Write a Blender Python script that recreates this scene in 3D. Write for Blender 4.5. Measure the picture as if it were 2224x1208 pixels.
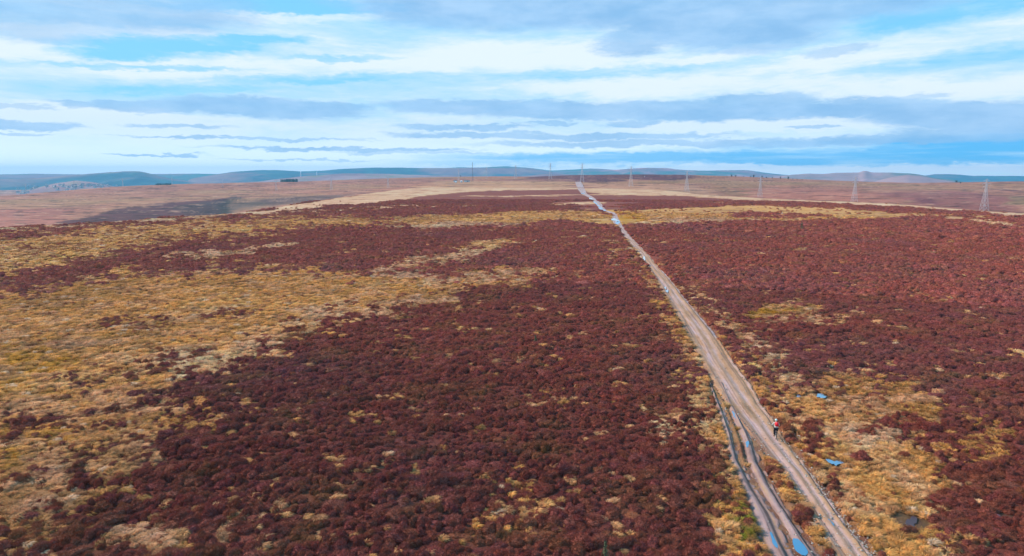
import bpy, bmesh, math, random
import numpy as np
from mathutils import Vector, Matrix

# ------------------------------------------------------------------ reset
for o in list(bpy.data.objects):
    bpy.data.objects.remove(o)
SC = bpy.context.scene
COL = SC.collection
R = math.radians

# ------------------------------------------------------------------ camera
F = 1503.0            # focal length in photograph pixels (2224 wide)
CAMZ = 22.0
PITCH = math.atan(224.0 / F)
cam_d = bpy.data.cameras.new("camera")
cam_d.sensor_width = 36.0
cam_d.lens = 36.0 * F / 2224.0
cam_d.clip_start = 0.5
cam_d.clip_end = 60000.0
cam = bpy.data.objects.new("camera", cam_d)
cam.location = (0, 0, CAMZ)
cam.rotation_euler = (math.pi / 2 - PITCH, 0, 0)
COL.objects.link(cam)
SC.camera = cam

SC.view_settings.view_transform = 'Standard'
SC.view_settings.look = 'None'
SC.view_settings.exposure = 0.18
SC.view_settings.gamma = 1.0
SC.render.engine = 'CYCLES'
SC.cycles.max_bounces = 5
SC.cycles.diffuse_bounces = 2
SC.cycles.glossy_bounces = 2
SC.cycles.volume_bounces = 0

# ------------------------------------------------------------------ sun + sky
SUN_AZ = -66.0        # degrees, left of the view direction
SUN_EL = 34.0
sd = bpy.data.lights.new("sun", 'SUN')
sd.energy = 5.0
sd.angle = R(1.0)
sd.color = (1.0, 0.81, 0.64)
sun = bpy.data.objects.new("sun", sd)
sv = Vector((math.sin(R(SUN_AZ)) * math.cos(R(SUN_EL)), math.cos(R(SUN_AZ)) * math.cos(R(SUN_EL)), math.sin(R(SUN_EL))))
sun.rotation_euler = sv.to_track_quat('Z', 'Y').to_euler()
sun.location = (0, 0, 60)
COL.objects.link(sun)

cP, sP = math.cos(PITCH), math.sin(PITCH)


def ray(px, py):
    px = np.asarray(px, float); py = np.asarray(py, float)
    dx = (px - 1112) / F
    dy = (604 - py) / F
    return dx, cP + dy * sP, -sP + dy * cP


def project(x, y, z):
    d = y * cP + (CAMZ - z) * sP
    d = np.where(d < 1.0, 1.0, d)
    v = y * sP + (z - CAMZ) * cP
    return 1112 + F * x / d, 604 - F * v / d


world = bpy.data.worlds.new("World")
SC.world = world
world.use_nodes = True


class NT:
    """small helper for node trees"""
    def __init__(self, tree):
        self.t = tree
        self.t.nodes.clear()

    def n(self, typ, **kw):
        nd = self.t.nodes.new(typ)
        ins = kw.pop('ins', {})
        for k, v in kw.items():
            setattr(nd, k, v)
        for k, v in ins.items():
            s = nd.inputs[k]
            if isinstance(v, bpy.types.NodeSocket):
                self.t.links.new(v, s)
            else:
                s.default_value = v
        return nd

    def math(self, op, a, b=0.0, c=0.0, clamp=False):
        nd = self.n('ShaderNodeMath', operation=op, use_clamp=clamp, ins={0: a, 1: b, 2: c})
        return nd.outputs[0]

    def vmath(self, op, a, b=(0, 0, 0)):
        nd = self.n('ShaderNodeVectorMath', operation=op, ins={0: a, 1: b})
        return nd.outputs[0]

    def mix(self, fac, a, b, blend='MIX'):
        nd = self.n('ShaderNodeMix', data_type='RGBA', blend_type=blend)
        for s, v in ((nd.inputs[0], fac), (nd.inputs[6], a), (nd.inputs[7], b)):
            if isinstance(v, bpy.types.NodeSocket):
                self.t.links.new(v, s)
            else:
                s.default_value = v if not isinstance(v, tuple) or len(v) == 4 else (*v, 1)
        return nd.outputs[2]

    def noise(self, vec, scale=1.0, detail=4.0, rough=0.5, dist=0.0, col=False):
        nd = self.n('ShaderNodeTexNoise', ins={'Vector': vec, 'Scale': scale, 'Detail': detail, 'Roughness': rough, 'Distortion': dist})
        return nd.outputs['Color' if col else 'Fac']

    def smooth(self, v, a, b, lo=0.0, hi=1.0):
        nd = self.n('ShaderNodeMapRange', interpolation_type='SMOOTHSTEP', ins={0: v, 1: a, 2: b, 3: lo, 4: hi})
        return nd.outputs[0]


def build_sky():
    N = NT(world.node_tree)
    tc = N.n('ShaderNodeTexCoord')
    d = tc.outputs['Generated']
    sep = N.n('ShaderNodeSeparateXYZ', ins={0: d})
    x, y, z = sep.outputs
    az = N.math('ARCTAN2', x, y)
    el = N.math('ARCSINE', z)
    A = N.math('MULTIPLY', az, F)
    E = N.math('MULTIPLY', el, F)
    P = N.n('ShaderNodeCombineXYZ', ins={0: A, 1: E, 2: 0.0}).outputs[0]
    # wind-blown edge warp shared by every cloud bank
    ws = N.n('ShaderNodeMapping', vector_type='POINT', ins={'Vector': P, 'Scale': (0.011, 0.035, 1)}).outputs[0]
    wn = N.noise(ws, 1.0, 6.0, 0.62, 0.3, col=True)
    wn = N.vmath('SUBTRACT', wn, (0.5, 0.5, 0.5))
    wn = N.vmath('MULTIPLY', wn, (130.0, 30.0, 0.0))
    wf = N.n('ShaderNodeMapping', vector_type='POINT', ins={'Vector': P, 'Scale': (0.05, 0.16, 1)}).outputs[0]
    wf = N.vmath('MULTIPLY', N.vmath('SUBTRACT', N.noise(wf, 1.0, 4.0, 0.6, 0.0, col=True), (0.5, 0.5, 0.5)), (48.0, 12.0, 0.0))
    wn = N.vmath('ADD', wn, wf)
    PW = N.vmath('ADD', P, wn)

    def blobs(lst, base=None):
        out = None
        for b in lst:
            px, py, w, h = b[:4]
            tilt = b[4] if len(b) > 4 else 0.0
            st = b[5] if len(b) > 5 else 1.0
            soft = b[6] if len(b) > 6 else 0.45
            dx, dy, dz = ray(px, py)
            a0 = math.atan2(float(dx), float(dy)) * F
            e0 = math.atan2(float(dz), math.hypot(float(dx), float(dy))) * F
            m = N.n('ShaderNodeMapping', vector_type='TEXTURE', ins={'Vector': PW, 'Location': (a0, e0, 0), 'Rotation': (0, 0, R(tilt)), 'Scale': (w, h, 1)}).outputs[0]
            L = N.n('ShaderNodeVectorMath', operation='LENGTH', ins={0: m}).outputs['Value']
            v = N.smooth(L, 1.0 + soft * .6, 1.0 - soft * .6, 0.0, st)
            out = v if out is None else N.math('MAXIMUM', out, v)
        return out

    nish = N.n('ShaderNodeTexSky', sky_type='NISHITA', sun_disc=False, sun_elevation=R(SUN_EL), sun_rotation=R(SUN_AZ % 360),
               air_density=1.0, dust_density=0.6, ozone_density=2.0)
    # everything below is in the units of the Nishita sky (background strength 0.1)
    K = 10.0
    def c(r, g, b): return (r * K, g * K, b * K, 1)
    blue = N.mix(0.85, nish.outputs[0], c(0.20, 0.63, 1.0))
    # cirrus streaks, slightly tilted
    st = N.n('ShaderNodeMapping', vector_type='POINT', ins={'Vector': P, 'Rotation': (0, 0, R(-4.5)), 'Scale': (0.0016, 0.0125, 1), 'Location': (3.1, 1.7, 0)}).outputs[0]
    s1 = N.noise(st, 1.0, 9.0, 0.6, 0.6)
    st2 = N.n('ShaderNodeMapping', vector_type='POINT', ins={'Vector': P, 'Rotation': (0, 0, R(-7)), 'Scale': (0.006, 0.03, 1), 'Location': (9.1, 4.7, 0)}).outputs[0]
    s2 = N.noise(st2, 1.0, 8.0, 0.65, 1.0)
    s3 = N.noise(N.n('ShaderNodeMapping', vector_type='POINT', ins={'Vector': P, 'Rotation': (0, 0, R(-9)), 'Scale': (0.018, 0.11, 1)}).outputs[0], 1.0, 7.0, 0.7, 0.8)
    cir = N.math('ADD', N.math('ADD', N.math('MULTIPLY', s1, 0.60), N.math('MULTIPLY', s2, 0.26)), N.math('MULTIPLY', s3, 0.14))
    # high cloud covers most of the low sky and thins out overhead
    cover = N.smooth(E, 330.0, 800.0, 0.0, 0.20)
    covl = N.smooth(E, 230.0, 60.0, 0.0, 0.10)
    cir = N.math('ADD', N.math('SUBTRACT', cir, cover), covl)
    gap = blobs([(640, 18, 230, 11, 3, 1.0, .8), (360, 98, 150, 14, 2, 1.0, .8), (480, 88, 150, 9, 4, .8, .8),
                 (260, 118, 110, 10, 2, .7, .8), (730, 126, 95, 6, 2, .6, .8), (560, 0, 200, 10, 2, .8, .8),
                 (330, 148, 160, 5, 2, .6, .8), (2050, 20, 160, 35, 0, .5, .8), (1300, 158, 190, 10, 2, .45, .8),
                 (700, 172, 200, 9, 3, .4, .8), (420, 195, 160, 8, 3, .35, .8), (2120, 140, 160, 25, 0, .4, .8)])
    brt = blobs([(560, 150, 380, 20, 4, .9, .8), (1150, 118, 300, 26, 0, .9, .8), (1500, 130, 180, 12, 5, .9, .8),
                 (2000, 92, 280, 26, 6, 1.0, .7), (620, 36, 150, 12, 2, .8, .8), (260, 76, 190, 14, 3, .7, .8),
                 (60, 112, 90, 18, 0, .9, .8), (1500, 190, 450, 16, 0, .8, .8), (150, 250, 220, 16, 0, .6, .8),
                 (1700, 272, 330, 12, 0, .95, .5), (900, 140, 260, 16, 4, .7, .8), (1950, 185, 400, 24, 0, .7, .9),
                 (2100, 367, 420, 6, 0, .9, .6), (1700, 361, 160, 5, 0, .6, .8), (1100, 300, 90, 5, 0, .5, .8)])
    cir = N.math('SUBTRACT', cir, N.math('MULTIPLY', gap, 0.30))
    cir = N.math('ADD', cir, N.math('MULTIPLY', brt, 0.14))
    thin = N.smooth(cir, 0.30, 0.51)
    thick = N.smooth(cir, 0.46, 0.66)
    sky = N.mix(thin, blue, c(0.45, 0.72, 0.93))
    sky = N.mix(thick, sky, c(0.75, 0.86, 0.93))
    # pale lavender veil towards the horizon
    veil = N.smooth(E, 170.0, 40.0, 0.0, 0.62)
    sky = N.mix(veil, sky, c(0.57, 0.77, 0.95))
    sky = N.mix(N.smooth(E, 110.0, -10.0, 0.0, 0.9), sky, c(1.00, 1.15, 1.22))
    # clear blue belt low on the right
    belt = blobs([(1950, 338, 560, 20, 0, .95, .7), (2200, 320, 260, 30, 0, 1.0, .6), (1400, 343, 420, 13, 0, .85, .7),
                  (1850, 315, 260, 12, 0, .6, .7), (1150, 352, 260, 8, 0, .5, .8)])
    bn = N.smooth(N.noise(N.n('ShaderNodeMapping', ins={'Vector': P, 'Scale': (0.004, 0.07, 1)}).outputs[0], 1.0, 6.0, 0.6), 0.25, 0.55, 0.55, 1.0)
    sky = N.mix(N.math('MULTIPLY', N.math('MULTIPLY', belt, bn), .95), sky, c(0.08, 0.48, 0.92))
    strip = blobs([(1950, 368, 420, 6, 0, .85, .6), (2200, 362, 200, 5, 0, .7, .8), (1640, 361, 150, 4, 0, .6, .8)])
    sky = N.mix(strip, sky, c(1.0, 1.05, 1.12))
    # grey stratocumulus banks
    grey = blobs([(1300, -5, 520, 62, 0, 1, .4), (1560, 45, 230, 55, -4, 1, .4), (960, 0, 190, 55, 0, .9, .5), (1800, -10, 250, 50, 0, .9, .4),
                  (1370, 92, 75, 26, 0, .85, .5), (1640, 96, 90, 20, 0, .8, .5), (180, 0, 290, 52, 0, .75, .5), (60, 50, 130, 30, 0, .6, .6), (330, 30, 170, 30, 0, .6, .6),
                  (570, 234, 200, 19, -1, .9, .4), (330, 231, 100, 12, 0, .8, .4), (200, 228, 70, 6, 0, .7, .5), (700, 234, 110, 10, 0, .8, .4),
                  (1050, 233, 220, 15, 0, .9, .4), (1300, 240, 300, 18, 0, .95, .4), (1640, 222, 130, 16, 0, .9, .4), (1680, 243, 330, 17, 0, 1, .4),
                  (1890, 226, 90, 18, 0, .9, .4), (2100, 250, 190, 24, -2, 1, .4), (2190, 268, 120, 20, 0, 1, .4), (60, 272, 85, 8, 0, .9, .4),
                  (380, 273, 90, 4, 0, .7, .5), (540, 300, 230, 3.2, 0, .8, .5), (750, 324, 260, 4.5, 0, .85, .45), (340, 339, 88, 2.6, 0, .85, .4),
                  (1010, 275, 140, 6, 0, .85, .4), (1040, 292, 190, 7, 0, .8, .4), (1320, 297, 250, 7, 0, .85, .4), (1370, 267, 75, 7, 0, .85, .4),
                  (1200, 268, 60, 5, 0, .8, .4), (1380, 312, 320, 7, 0, .8, .5), (1760, 278, 42, 3.5, 0, .8, .4), (1820, 110, 60, 10, 4, .6, .5),
                  (2000, 207, 55, 5, 0, .6, .5), (2000, 300, 330, 10, 1, .85, .5), (1650, 308, 200, 8, 0, .7, .5), (660, 347, 150, 2.2, 0, .6, .5),
                  (30, 232, 45, 5, 0, .5, .5), (20, 290, 60, 3, 0, .6, .5), (900, 332, 160, 3, 0, .6, .5), (2150, 290, 190, 16, 0, .8, .5)])
    gn = N.noise(N.n('ShaderNodeMapping', ins={'Vector': P, 'Scale': (0.006, 0.02, 1)}).outputs[0], 1.0, 8.0, 0.6)
    gcol = N.mix(N.smooth(gn, 0.3, 0.7), c(0.23, 0.47, 0.78), c(0.38, 0.61, 0.89))
    sky = N.mix(N.math('MULTIPLY', grey, 0.92), sky, gcol)
    # below the horizon: plain dull ground tone
    sky = N.mix(N.smooth(E, -4.0, -60.0), sky, c(0.12, 0.10, 0.09))
    bg = N.n('ShaderNodeBackground', ins={'Color': sky, 'Strength': 0.1})
    out = N.n('ShaderNodeOutputWorld', ins={'Surface': bg.outputs[0]})


build_sky()
world.cycles.sampling_method = 'MANUAL'
world.cycles.sample_map_resolution = 1024

# ------------------------------------------------------------------ noise in numpy
def _h(ix, iy, s):
    n = (ix.astype(np.int64) * 374761393 + iy.astype(np.int64) * 668265263 + s * 1442695041) & 0x7fffffff
    n = ((n ^ (n >> 13)) * 1274126177) & 0x7fffffff
    n = ((n ^ (n >> 16)) * 461845907) & 0x7fffffff
    return (n ^ (n >> 15)) / float(0x7fffffff)


def vnoise(x, y, s=0):
    ix = np.floor(x); iy = np.floor(y)
    fx = x - ix; fy = y - iy
    ux = fx * fx * (3 - 2 * fx); uy = fy * fy * (3 - 2 * fy)
    a = _h(ix, iy, s); b = _h(ix + 1, iy, s); c_ = _h(ix, iy + 1, s); d = _h(ix + 1, iy + 1, s)
    return (a + (b - a) * ux) * (1 - uy) + (c_ + (d - c_) * ux) * uy


def fbm(x, y, oct=4, s=0, gain=0.5):
    """about -1..1"""
    t = 0.0; a = 1.0; n = 0.0
    for i in range(oct):
        t = t + a * (vnoise(x + 17.3 * i, y - 9.1 * i, s + i * 7) * 2 - 1)
        n += a; a *= gain; x = x * 2.03; y = y * 2.03
    return t / n * 1.6


def sstep(a, b, x):
    t = np.clip((x - a) / (b - a), 0, 1)
    return t * t * (3 - 2 * t)


# ------------------------------------------------------------------ the lie of the land
# every control below is a bearing (given as photograph x) with the distance and height of spur edge, valley, far slope and crest
def tan_el(px, py):
    dx, dy, dz = ray(px, py)
    return dz / np.hypot(dx, dy)


EDGE = [(-700, 545), (-300, 512), (0, 497), (209, 486), (352, 475), (466, 468), (560, 458), (681, 437), (762, 426), (842, 415), (918, 406), (980, 407), (1100, 408), (1300, 409), (1440, 414),
        (1491, 418), (1525, 423), (1660, 431), (1700, 433), (1850, 439), (1983, 446), (2138, 459), (2224, 464), (2600, 485), (3000, 510)]
SKYL = [(-700, 445), (-300, 437), (0, 427), (161, 413), (267, 405), (373, 400.5), (483, 398), (540, 396.5), (650, 394.5), (792, 389), (918, 385.3), (1100, 383), (1147, 384), (1230, 381), (1333, 379.3), (1400, 379),
        (1491, 380), (1592, 383), (1700, 387.5), (1800, 392), (1888, 395), (1983, 397.5), (2100, 396), (2224, 394), (2600, 392), (3000, 392)]
RFOOT = [(-700, 900), (0, 1000), (466, 1300), (700, 1500), (842, 1600), (918, 1650), (980, 1500), (1264, 1400), (1440, 1350), (1491, 1343), (1650, 1262), (1855, 1018), (2137, 877), (2224, 850), (3000, 800)]
RSKY = [(-700, 2300), (0, 2400), (500, 2600), (900, 2600), (1264, 2200), (1491, 2200), (1800, 2400), (2224, 2400), (3000, 2300)]
DIP = [(-700, 1), (880, 1), (975, 0), (1450, 0), (1540, 1), (3000, 1)]


def ctl(tab, px):
    a = np.array(tab, float)
    return np.interp(px, a[:, 0], a[:, 1])


NAZ = 1441
AZ = np.linspace(-math.pi, math.pi, NAZ)
def table():
    AZc = np.clip(AZ, -R(52), R(52))
    px = 1112 + F * 1.007 * np.tan(AZc)
    pe = ctl(EDGE, px); pb = ctl(SKYL, px); rf = ctl(RFOOT, px); rb = ctl(RSKY, px); dp = ctl(DIP, px)
    te = tan_el(px, pe); tb = tan_el(px, pb)
    re = -CAMZ / te
    pf = pe + 1.5 * dp - 4.0 * (1 - dp)
    tf = tan_el(px, pf)
    rf = np.maximum(rf, re * 1.25)
    knots = []
    z0 = np.zeros_like(re)
    knots.append((z0, z0)); knots.append((re * 0.55, z0)); knots.append((re * 0.94, z0)); knots.append((re, z0 + 0.0))
    r1 = re * 1.10
    knots.append((r1, CAMZ + r1 * te - (1.5 + 4 * dp) * dp - 0.0))
    rd = np.sqrt(r1 * rf)
    knots.append((rd, CAMZ + rd * (te + (tf - te) * 0.5) - 12.0 * dp))
    knots.append((rf, CAMZ + rf * tf))
    rm = rf + (rb - rf) * 0.5
    pm = pf + (pb - pf) * 0.58
    knots.append((rm, CAMZ + rm * tan_el(px, pm)))
    knots.append((rb, CAMZ + rb * tb))
    knots.append((rb * 1.2, CAMZ + rb * tb - 18))
    knots.append((z0 + 5000.0, z0 - 95.0)); knots.append((z0 + 14200.0, z0 - 110.0))
    RK = np.array([k[0] for k in knots]); ZK = np.array([k[1] for k in knots])
    # smooth across bearings
    ker = np.hanning(9); ker /= ker.sum()
    for M in (RK, ZK):
        for i in range(M.shape[0]):
            M[i] = np.convolve(np.pad(M[i], 4, mode='edge'), ker, mode='valid')
    return RK, ZK


RK, ZK = table()


def pchip_slopes(X, Y):
    h = X[1:] - X[:-1]
    dl = (Y[1:] - Y[:-1]) / h
    m = np.zeros_like(Y)
    w1 = 2 * h[1:] + h[:-1]; w2 = h[1:] + 2 * h[:-1]
    same = (dl[1:] * dl[:-1]) > 0
    with np.errstate(divide='ignore', invalid='ignore'):
        mm = (w1 + w2) / (w1 / dl[:-1] + w2 / dl[1:])
    m[1:-1] = np.where(same, mm, 0)
    m[0] = dl[0]; m[-1] = dl[-1]
    return m


MK = pchip_slopes(RK, ZK)
# dense table of heights (log-spaced in distance)
LR = np.linspace(math.log(5.0), math.log(14100.0), 1400)
RR = np.exp(LR)
HT = np.zeros((NAZ, len(RR)))
for j in range(NAZ):
    k = np.clip(np.searchsorted(RK[:, j], RR, side='right') - 1, 0, RK.shape[0] - 2)
    h = RK[k + 1, j] - RK[k, j]
    t = (RR - RK[k, j]) / h
    HT[j] = ((1 + 2 * t) * (1 - t) ** 2) * ZK[k, j] + (t * (1 - t) ** 2) * h * MK[k, j] + (t * t * (3 - 2 * t)) * ZK[k + 1, j] + (t * t * (t - 1)) * h * MK[k + 1, j]


def hbase(x, y):
    x = np.asarray(x, float); y = np.asarray(y, float)
    r = np.clip(np.hypot(x, y), 5.01, 14000)
    a = np.arctan2(x, y)
    fa = (a + math.pi) / (2 * math.pi) * (NAZ - 1)
    fr = (np.log(r) - LR[0]) / (LR[-1] - LR[0]) * (len(LR) - 1)
    ia = np.clip(fa.astype(int), 0, NAZ - 2); ir = np.clip(fr.astype(int), 0, len(LR) - 2)
    ta = fa - ia; tr = fr - ir
    return (HT[ia, ir] * (1 - ta) + HT[ia + 1, ir] * ta) * (1 - tr) + (HT[ia, ir + 1] * (1 - ta) + HT[ia + 1, ir + 1] * ta) * tr


def ground_hit(px, py):
    """where the line of sight through a photo pixel first meets the land"""
    dx, dy, dz = ray(float(px), float(py))
    n = math.hypot(dx, dy)
    rr = np.exp(np.linspace(math.log(15), math.log(9000), 4000))
    x = dx / n * rr; y = dy / n * rr
    zz = CAMZ + rr * dz / n
    g = hbase(x, y)
    hit = np.nonzero(g >= zz)[0]
    i = hit[0] if len(hit) else len(rr) - 1
    i = max(i, 1)
    d0 = zz[i - 1] - g[i - 1]; d1 = zz[i] - g[i]
    t = d0 / (d0 - d1) if d0 != d1 else 0
    r = rr[i - 1] + (rr[i] - rr[i - 1]) * min(max(t, 0), 1)
    return dx / n * r, dy / n * r


# ------------------------------------------------------------------ tracks (edges as py -> left, right)
MAIN = [(395, 1249, 1262), (402, 1251, 1266), (410, 1254, 1270), (421, 1262, 1275), (429, 1278, 1290), (437, 1288, 1301), (444, 1294, 1308), (450, 1299, 1311), (457, 1303, 1318), (462, 1318, 1338), (468, 1329, 1342), (474, 1328, 1344), (484, 1331, 1349), (490, 1339, 1354),
        (512, 1351, 1369), (548, 1381, 1406), (575, 1402, 1428), (605, 1421, 1457), (640, 1440, 1484), (679, 1462, 1517), (720, 1484, 1553), (759, 1505, 1580), (798, 1528, 1607), (834, 1548, 1634), (878, 1576, 1658), (908, 1598, 1681), (944, 1628, 1702),
        (1000, 1672, 1747), (1026, 1698, 1766), (1075, 1730, 1800), (1134, 1766, 1842), (1178, 1792, 1880), (1208, 1812, 1902), (1260, 1840, 1944), (1340, 1885, 2010)]
RUTA = [(812, 1534, 1538), (819, 1535, 1542), (850, 1543, 1556), (866, 1547, 1564), (908, 1558, 1584), (944, 1569, 1598), (1000, 1579, 1613), (1049, 1598, 1642), (1117, 1626, 1690), (1178, 1652, 1716), (1208, 1666, 1732), (1260, 1690, 1769), (1340, 1730, 1830)]
RUTB = [(826, 1563, 1566), (831, 1560, 1574), (870, 1573, 1596), (899, 1584, 1611), (938, 1600, 1634), (968, 1611, 1648), (1000, 1617, 1656), (1049, 1638, 1682), (1100, 1668, 1714), (1117, 1684, 1724), (1178, 1716, 1768), (1208, 1732, 1792), (1260, 1769, 1832), (1340, 1830, 1890)]
RUTC = [(690, 1578, 1580.5), (730, 1606, 1609), (760, 1622, 1626), (800, 1645, 1650), (850, 1664, 1671), (900, 1688, 1696), (930, 1708, 1717), (960, 1733, 1742), (990, 1762, 1771), (1012, 1790, 1797)]
RUTD = [(505, 1343, 1344.5), (530, 1355, 1357), (560, 1375, 1377.5), (590, 1391, 1394), (620, 1405, 1409), (650, 1422, 1427), (690, 1440, 1445), (730, 1464, 1470), (770, 1493, 1500), (800, 1520, 1529), (822, 1536, 1545)]
TR = {'main': np.array(MAIN, float), 'ruta': np.array(RUTA, float), 'rutb': np.array(RUTB, float), 'rutc': np.array(RUTC, float), 'rutd': np.array(RUTD, float)}


def in_track(px, py, margin=0.0, which=('main', 'ruta', 'rutb', 'rutc', 'rutd')):
    m = np.zeros(np.shape(px), bool)
    for k in which:
        t = TR[k]
        L = np.interp(py, t[:, 0], t[:, 1]); Rr = np.interp(py, t[:, 0], t[:, 2])
        mg = margin * (py - 372) / 250.0
        m |= (py > t[0, 0]) & (py < t[-1, 0] + 80) & (px > L - mg) & (px < Rr + mg)
    return m


# ------------------------------------------------------------------ vegetation map
def XY(px, py):
    return px / 30.0, np.log(np.maximum(py - 372.0, 1.0)) * 20.0


def poly_sd(X, Y, poly):
    p = np.array(poly, float)
    qx, qy = XY(p[:, 0], p[:, 1])
    best = np.full(X.shape, 1e9)
    ins = np.zeros(X.shape, bool)
    n = len(p)
    for i in range(n):
        x0, y0, x1, y1 = qx[i], qy[i], qx[(i + 1) % n], qy[(i + 1) % n]
        ex, ey = x1 - x0, y1 - y0
        wx = X - x0; wy = Y - y0
        t = np.clip((wx * ex + wy * ey) / (ex * ex + ey * ey + 1e-9), 0, 1)
        dd = (wx - ex * t) ** 2 + (wy - ey * t) ** 2
        best = np.minimum(best, dd)
        c1 = (y0 > Y) != (y1 > Y)
        with np.errstate(divide='ignore', invalid='ignore'):
            xi = x0 + (Y - y0) * ex / (ey if abs(ey) > 1e-9 else 1e-9)
        ins ^= c1 & (X < xi)
    return np.where(ins, 1, -1) * np.sqrt(best)


GOLD = (0.80, 0.395, 0.13); PALE = (0.93, 0.53, 0.34); OLIVE = (0.72, 0.35, 0.045); ORANGE = (0.56, 0.255, 0.085)
PINK = (0.47, 0.195, 0.12); GREENISH = (0.43, 0.235, 0.11)
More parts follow.
